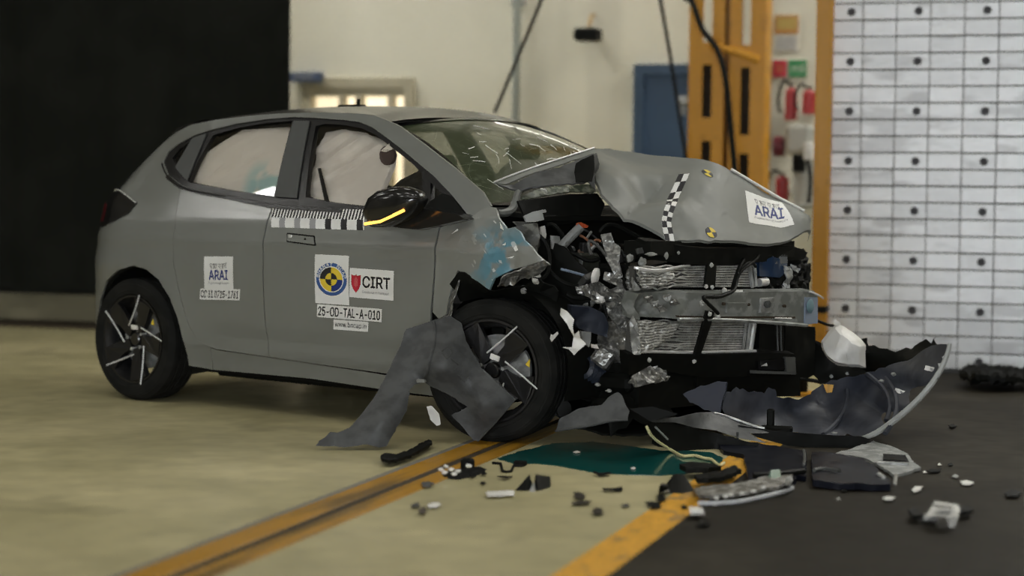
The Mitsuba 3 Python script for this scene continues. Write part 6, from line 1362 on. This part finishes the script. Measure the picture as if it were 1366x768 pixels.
W('body', [hull(np.vstack([np.array([(-2.4631, 7.1019, 0.0), (-2.4711, 7.2504, 0.0), (-2.4238, 7.3138, 0.0), (-2.387, 7.3735, 0.0), (-2.3338, 7.3054, 0.0), (-2.3167, 7.1389, 0.0), (-2.3495, 7.0008, 0.0), (-2.4203, 7.0139, 0.0)]), np.array([(-2.419, 7.0982, 0.0), (-2.3715, 7.1384, 0.0), (-2.3524, 7.2104, 0.0), (-2.3662, 7.0771, 0.0)])+[0, 0, .02]])), rbox(*np.ravel(np.c_[np.array((-2.3978, 7.2358, 0.0))-[.02, .02, 0], np.array((-2.3978, 7.2358, 0.0))+[.03, .02, .05]]), .008)], BLACK, k)
for i, a in enumerate([(-2.4362, 7.0412, 0.03), (-2.4438, 7.1251, 0.03), (-2.3766, 6.9907, 0.04), (-2.3402, 6.9628, 0.04), (-2.397, 6.9718, 0.03), (-2.3502, 6.9486, 0.03), (-2.3034, 6.9771, 0.06)]):
    W('white_fleck', lump(a, (.011, .008, .006), i, .5, 1.5, 2), WPLAST, k)
k = thing('black_wire_clip', 'thin black wire loop beside the coolant puddle', 'debris')
W('loop', tube([(-2.3593, 7.4535, 0.006), (-2.322, 7.4455, 0.006), (-2.2542, 7.2487, 0.006), (-2.2318, 7.2359, 0.006), (-2.2214, 7.2618, 0.006), (-2.2557, 7.4036, 0.006), (-2.2196, 7.4181, 0.006)], .005, 6, close=-1), BLACK, k)
W('plug', rbox(*np.ravel(np.c_[np.array((-2.2428, 7.454, 0.0))-[.025, .015, 0], np.array((-2.2428, 7.454, 0.0))+[.025, .015, .02]]), .004), BLACK, k)
k = thing('two_pronged_shard', 'black two-pronged plastic shard standing up on the pale floor', 'debris')
W('left_prong', hull(np.vstack([np.array([(-2.0746, 6.8318, 0.0), (-2.075, 6.9286, 0.0), (-2.0333, 6.9254, 0.0), (-2.0128, 6.8753, 0.0), (-2.036, 6.8279, 0.0)]), [(-2.036, 6.8855, 0.0)[:2]+(.055,)]])), BLACK, k)
W('right_prong', hull(np.vstack([np.array([(-2.0153, 6.8743, 0.0), (-2.0099, 6.9346, 0.0), (-1.9912, 7.0211, 0.0), (-1.9735, 6.949, 0.0), (-1.9898, 6.846, 0.0)]), [(-2.0153, 6.8936, 0.0)[:2]+(.055,), (-1.9836, 6.9843, 0.0)[:2]+(.035,)]])), BLACK, k)
W('joint', hull(np.vstack([np.array([(-2.0206, 6.8339, 0.0), (-2.0204, 6.911, 0.0), (-2.0024, 6.8794, 0.0), (-2.0002, 6.8229, 0.0)]), [(-2.0153, 6.8743, 0.0)[:2]+(.03,)]])), STEEL, k)
k = thing('grey_lamp_trim', 'long chipped grey trim piece with a white edge lying across the yellow floor line', 'car part')
tp_ = [(-1.4093, 6.9053, 0.0), (-1.4152, 7.0147, 0.0), (-1.373, 7.0693, 0.0), (-1.3244, 7.1075, 0.0), (-1.2754, 7.2241, 0.0), (-1.2316, 7.3821, 0.0), (-1.1966, 7.5207, 0.0), (-1.1544, 7.4745, 0.0), (-1.127, 7.2826, 0.0), (-1.1486, 7.1383, 0.0), (-1.2082, 7.0023, 0.0), (-1.2565, 6.8922, 0.0), (-1.3258, 6.8294, 0.0), (-1.3776, 6.7914, 0.0)]
TS = Patch(np.c_[np.array(tp_)[:, :2], np.zeros(len(tp_))], out=(0, 0, 1), plane=(0, 0, 1))
W('body', sheet(Polygon(ragged(TS.to2(np.c_[np.array(tp_)[:, :2], np.zeros(len(tp_))]), .02, .002, 3)), TS, .012, .015, .014, lambda uv: .012+crumple(uv, .04, .006, 5)), TRIMPIECE, k, smooth=20)
W('white_edge', tube([(-1.3677, 6.7158, 0.012), (-1.3082, 6.739, 0.012), (-1.2398, 6.801, 0.012), (-1.1921, 6.9094, 0.012), (-1.1361, 7.061, 0.012), (-1.1122, 7.2047, 0.012)], .008, 6), mat('edge_white', (.45, .46, .47), .35), k)
W('chrome_end', hull(np.array([(-1.1568, 7.2897, 0.02), (-1.1356, 7.2245, 0.05), (-1.1122, 7.1814, 0.06), (-1.0967, 7.1194, 0.05), (-1.1096, 7.1694, 0.02), (-1.1334, 7.1795, 0.02), (-1.0804, 6.9444, 0.07)])), SILVER, k)
W('green_lens', hull(np.vstack([np.array([(-1.2289, 7.2822, 0.0), (-1.2278, 7.4454, 0.0), (-1.1952, 7.4584, 0.0), (-1.1649, 7.3074, 0.0), (-1.1898, 7.2186, 0.0)]), np.array([(-1.2203, 7.3661, 0.0), (-1.1911, 7.3981, 0.0)])+[0, 0, .05]])), mat('pale_green', (.12, .19, .14), .3), k)
for i, a in enumerate([(-1.2655, 6.6939, 0.045), (-1.2486, 6.7023, 0.05), (-1.2236, 6.7823, 0.045), (-1.1898, 6.816, 0.05), (-1.1723, 6.9159, 0.05), (-1.2946, 6.6808, 0.04)]):
    W('bright_chip', lump(a, (.009, .007, .005), i, .5, 1.5, 2), WPLAST, k)
W('bracket_tab', hull(np.array([(-1.461, 7.0731, 0.0), (-1.4401, 7.0813, 0.0), (-1.3861, 6.7619, 0.06), (-1.3761, 6.7658, 0.06), (-1.3807, 6.818, 0.02), (-1.3464, 6.596, 0.06)])), TRIMPIECE, k)
k = thing('black_beaked_lump', 'black torn lump with a pointed beak at the upper end of the yellow line', 'debris')
W('body', [hull(np.vstack([np.array([(-1.5731, 7.0677, 0.0), (-1.5725, 7.2066, 0.0), (-1.5447, 7.2786, 0.0), (-1.4813, 7.143, 0.0), (-1.4432, 7.0417, 0.0), (-1.4749, 6.9537, 0.0), (-1.5339, 6.9681, 0.0)]), np.array([(-1.5524, 7.1545, 0.0), (-1.5154, 7.1691, 0.0)])+[0, 0, .045]]))], BLACK, k)
W('beak', hull(np.array([(-1.5727, 6.9908, 0.0), (-1.5356, 6.8485, 0.05), (-1.5284, 6.8899, 0.05), (-1.5116, 6.89, 0.04), (-1.5731, 7.0677, 0.0), (-1.5456, 7.0206, 0.0)])), BLACK, k)
W('grey_flake', hull(np.array([(-1.5559, 6.9784, 0.0), (-1.5312, 6.9801, 0.015), (-1.5274, 6.9896, 0.0), (-1.5138, 6.8264, 0.03)])), STEEL, k)
chunk('black_strip', [(-1.5915, 7.4275, 0.0), (-1.5491, 7.509, 0.0), (-1.472, 7.4965, 0.0), (-1.4236, 7.4305, 0.0), (-1.4583, 7.3541, 0.0), (-1.5434, 7.3411, 0.0)], 0, .02, BLACK, 'black torn slat lying across the front tip of the coolant puddle', seed=3)
chunk('black_strip', [(-1.4822, 7.2021, 0.0), (-1.4488, 7.2354, 0.0), (-1.4102, 7.3318, 0.0), (-1.3856, 7.5094, 0.0), (-1.3419, 7.4002, 0.0), (-1.3679, 7.1877, 0.0), (-1.4098, 7.1126, 0.0), (-1.4438, 7.0992, 0.0)], 0, .018, BLACK, 'long black slat over the yellow line behind the grey trim piece', seed=4)
chunk('white_bracket_piece', [(-1.2874, 6.4399, 0.0), (-1.3357, 6.4373, 0.0), (-1.3562, 6.5102, 0.0), (-1.3336, 6.5518, 0.0), (-1.3074, 6.5127, 0.0)], 0, .012, WPLAST, 'small pale flake right of the yellow floor line', seed=5)
k = thing('white_plastic_bracket', 'white broken plastic bracket with two legs on the dark floor at the right', 'debris')
W('top', hull(np.array([(-0.562, 6.6278, 0.05), (-0.5515, 6.7007, 0.07), (-0.4708, 6.6481, 0.07), (-0.4599, 6.6027, 0.06), (-0.4785, 6.5003, 0.05), (-0.5657, 6.5615, 0.04)])), WPLAST, k)
W('leg', hull(np.array([(-0.6036, 6.7681, 0.0), (-0.562, 6.6278, 0.05), (-0.5282, 6.5761, 0.05), (-0.542, 6.6951, 0.0), (-0.5828, 6.6487, 0.01)])), WPLAST, k)
W('leg', hull(np.array([(-0.5021, 6.5543, 0.05), (-0.4666, 6.6978, 0.05), (-0.4686, 6.6306, 0.03), (-0.4762, 6.6108, 0.0), (-0.4916, 6.5895, 0.0)])), WPLAST, k)
W('slot', hull(np.array([(-0.552, 6.6199, 0.072), (-0.4781, 6.5827, 0.072), (-0.478, 6.518, 0.072), (-0.5404, 6.5422, 0.072)])+np.array([[0, 0, 0], [0, 0, 0], [0, 0, .004], [0, 0, .004]])), BLACK, k)
chunk('black_flake', [(-0.6394, 6.7218, 0.0), (-0.6301, 6.8073, 0.0), (-0.6084, 6.7663, 0.0), (-0.5849, 6.647, 0.0), (-0.6145, 6.6199, 0.0)], 0, .012, BLACK, 'black flake under the left leg of the white bracket', seed=6)
chunk('black_flake', [(-0.4791, 6.8491, 0.0), (-0.4541, 6.9254, 0.0), (-0.4278, 6.836, 0.0), (-0.4479, 6.7634, 0.0), (-0.4769, 6.7522, 0.0)], 0, .012, BLACK, 'black flake right of the white bracket', seed=7)
chunk('black_pile_of_shreds', [(-0.8184, 11.4559, 0.0), (-0.8035, 11.8434, 0.0), (-0.6348, 11.9184, 0.0), (-0.4576, 11.8029, 0.0), (-0.3787, 11.3777, 0.0), (-0.5549, 11.2131, 0.0), (-0.7165, 11.1862, 0.0)], 0, .03, BLACK, 'low black heap at the foot of the block barrier', seed=8, amp=.05)
BROWNF = mat('dark_brown_flake', (.028, .024, .017), .7, spec=.2)
small = [
 ('black_sliver', 0, BLACK, 'thin black sliver left of the two-pronged shard'),
 ('clear_strip', 0, WPLAST, 'pale flat strip below the two-pronged shard'),
 ('grey_chip', 0, TRIM, 'dark grey chip close to the lower side of the tow rail'),
 ('brown_crumb', 0, mat('brown', (.05, .04, .028), .7), 'dark brown crumb below the tow rail near the pale strip'),
 ('white_crumb', 0, WPLAST, 'white crumb right of the brown crumb'),
 ('grey_crumb', 0, TRIM, 'grey crumb left of the brown crumb'),
 ('black_crumb', 0, BLACK, 'black crumb just right of the crumpled connector'),
 ('black_crumb', 0, BLACK, 'black crumb between the crumpled connector and the wire loop'),
 ('black_crumb', 0, BLACK, 'black crumb above the pale flat strip'),
 ('black_sliver', 0, BLACK, 'black sliver just below the coolant puddle'),
 ('black_sliver', 0, BLACK, 'straight black sliver on the pale floor below the puddle'),
 ('brown_flake', 0, BROWNF, 'upper brown flake of the pair left of the straight sliver'),
 ('brown_flake', 0, BROWNF, 'lower brown flake of the pair left of the straight sliver'),
 ('brown_lump', 0, BROWNF, 'dark lump on the pale floor nearest the yellow line'),
 ('pale_fleck', 0, TRIM, 'faint grey fleck right of the dark lump'),
 ('black_chip', 0, BLACK, 'black chip below the beaked lump on the yellow line'),
 ('black_chip', 0, BLACK, 'flat black chip at the left edge of the yellow line'),
 ('black_chip', 0, BLACK, 'tiny dark chip on the middle of the yellow line'),
 ('dark_flake', 0, BLACK, 'dark flake on the dark floor right of the yellow line'),
 ('white_shard', 0, WPLAST, 'white shard on the dark floor left above the white bracket'),
 ('pale_shard', 0, WPLAST, 'pale flat shard below the glossy black panel'),
 ('pale_shard', 0, WPLAST, 'pale flat shard above the white bracket'),
 ('black_sliver', 0, BLACK, 'black sliver right of the grey slotted plate'),
 ('white_speck', 0, WPLAST, 'white speck at the tip of the grey slotted plate'),
 ('pale_speck', 0, WPLAST, 'pale speck up and right of the grey slotted plate'),
 ('dark_speck', 0, BLACK, 'dark speck right of the pale speck'),
 ('grey_speck', 0, STEEL, 'grey speck between the slotted plate and the pale flat shard'),
 ('dark_flake', 0, BLACK, 'dark flake near the right edge of the dark floor'),
 ('black_crumb', 0, BLACK, 'black crumb on the dark floor right of the bumper cover'),
 ('white_speck', 0, WPLAST, 'white speck below the grey trim piece'),
 ('dark_flake', 0, BLACK, 'dark flake below the middle of the glossy panel'),
 ('grey_speck', 0, STEEL, 'grey speck below the glossy panel'),
 ('white_fleck', 0, WPLAST, 'white fleck floating on the left half of the puddle'),
 ('white_fleck', 0, WPLAST, 'white fleck near the lower edge of the puddle'),
]
SMALLPTS = [[(-2.220, 7.073), (-2.202, 7.101), (-2.164, 7.095), (-2.174, 7.050)],
 [(-2.140, 6.693), (-2.062, 6.761), (-2.026, 6.664), (-2.106, 6.597)],
 [(-2.429, 6.809), (-2.429, 6.868), (-2.390, 6.824), (-2.376, 6.752), (-2.402, 6.742)],
 [(-2.226, 6.207), (-2.246, 6.298), (-2.221, 6.275), (-2.193, 6.187), (-2.204, 6.167)],
 [(-2.245, 6.350), (-2.242, 6.402), (-2.207, 6.382), (-2.195, 6.318), (-2.222, 6.308)],
 [(-2.298, 6.329), (-2.295, 6.382), (-2.264, 6.325), (-2.272, 6.288)],
 [(-2.325, 7.072), (-2.333, 7.132), (-2.298, 7.063), (-2.302, 7.020)],
 [(-2.317, 7.160), (-2.307, 7.185), (-2.278, 7.133), (-2.291, 7.107)],
 [(-2.238, 6.924), (-2.239, 6.963), (-2.214, 6.913), (-2.221, 6.891)],
 [(-1.910, 7.344), (-1.886, 7.310), (-1.842, 7.349), (-1.830, 7.311), (-1.863, 7.256), (-1.892, 7.287)],
 [(-1.775, 6.949), (-1.740, 6.944), (-1.710, 6.995), (-1.695, 6.924), (-1.754, 6.901)],
 [(-1.841, 6.792), (-1.828, 6.815), (-1.783, 6.741), (-1.773, 6.673), (-1.809, 6.695)],
 [(-1.791, 6.578), (-1.772, 6.638), (-1.735, 6.634), (-1.727, 6.585), (-1.777, 6.548)],
 [(-1.673, 6.420), (-1.681, 6.501), (-1.654, 6.478), (-1.628, 6.389), (-1.651, 6.364)],
 [(-1.616, 6.594), (-1.604, 6.633), (-1.583, 6.590), (-1.599, 6.566)],
 [(-1.524, 6.752), (-1.547, 6.888), (-1.521, 6.862), (-1.494, 6.764), (-1.503, 6.707)],
 [(-1.546, 6.673), (-1.536, 6.712), (-1.496, 6.675), (-1.473, 6.598), (-1.499, 6.571)],
 [(-1.416, 6.654), (-1.410, 6.691), (-1.387, 6.632), (-1.398, 6.610)],
 [(-1.295, 6.343), (-1.283, 6.394), (-1.248, 6.345), (-1.248, 6.284), (-1.279, 6.288)],
 [(-0.689, 7.338), (-0.682, 7.438), (-0.659, 7.427), (-0.656, 7.332), (-0.676, 7.286)],
 [(-0.766, 7.084), (-0.753, 7.143), (-0.726, 7.117), (-0.731, 7.061), (-0.754, 7.052)],
 [(-0.531, 7.598), (-0.510, 7.647), (-0.481, 7.597), (-0.491, 7.533), (-0.519, 7.542)],
 [(-0.681, 7.855), (-0.665, 7.906), (-0.630, 7.942), (-0.634, 7.852), (-0.666, 7.817)],
 [(-0.695, 7.849), (-0.689, 7.874), (-0.679, 7.834), (-0.686, 7.810)],
 [(-0.660, 8.089), (-0.655, 8.138), (-0.641, 8.074), (-0.650, 8.047)],
 [(-0.617, 8.106), (-0.608, 8.156), (-0.594, 8.092), (-0.607, 8.064)],
 [(-0.574, 7.747), (-0.569, 7.834), (-0.550, 7.777), (-0.557, 7.711)],
 [(-0.355, 7.355), (-0.333, 7.458), (-0.299, 7.415), (-0.304, 7.300), (-0.341, 7.286)],
 [(-0.722, 9.441), (-0.703, 9.512), (-0.683, 9.426), (-0.702, 9.356)],
 [(-1.322, 6.743), (-1.310, 6.765), (-1.302, 6.733), (-1.313, 6.712)],
 [(-0.937, 7.241), (-0.931, 7.301), (-0.913, 7.231), (-0.924, 7.207)],
 [(-0.929, 7.038), (-0.923, 7.077), (-0.909, 7.028), (-0.919, 7.006)],
 [(-2.138, 7.878), (-2.136, 7.929), (-2.112, 7.889), (-2.117, 7.837)],
 [(-1.805, 7.517), (-1.799, 7.542), (-1.781, 7.504), (-1.790, 7.479)]]
for i, ((nm, _, mt, lab), pts) in enumerate(zip(small, SMALLPTS)):
    big = max(np.ptp(np.array(pts)[:, 0]), .02)
    chunk(nm, pts, 0, min(.004, big*.1), mt, lab, seed=20+i, amp=min(.004, big*.08))
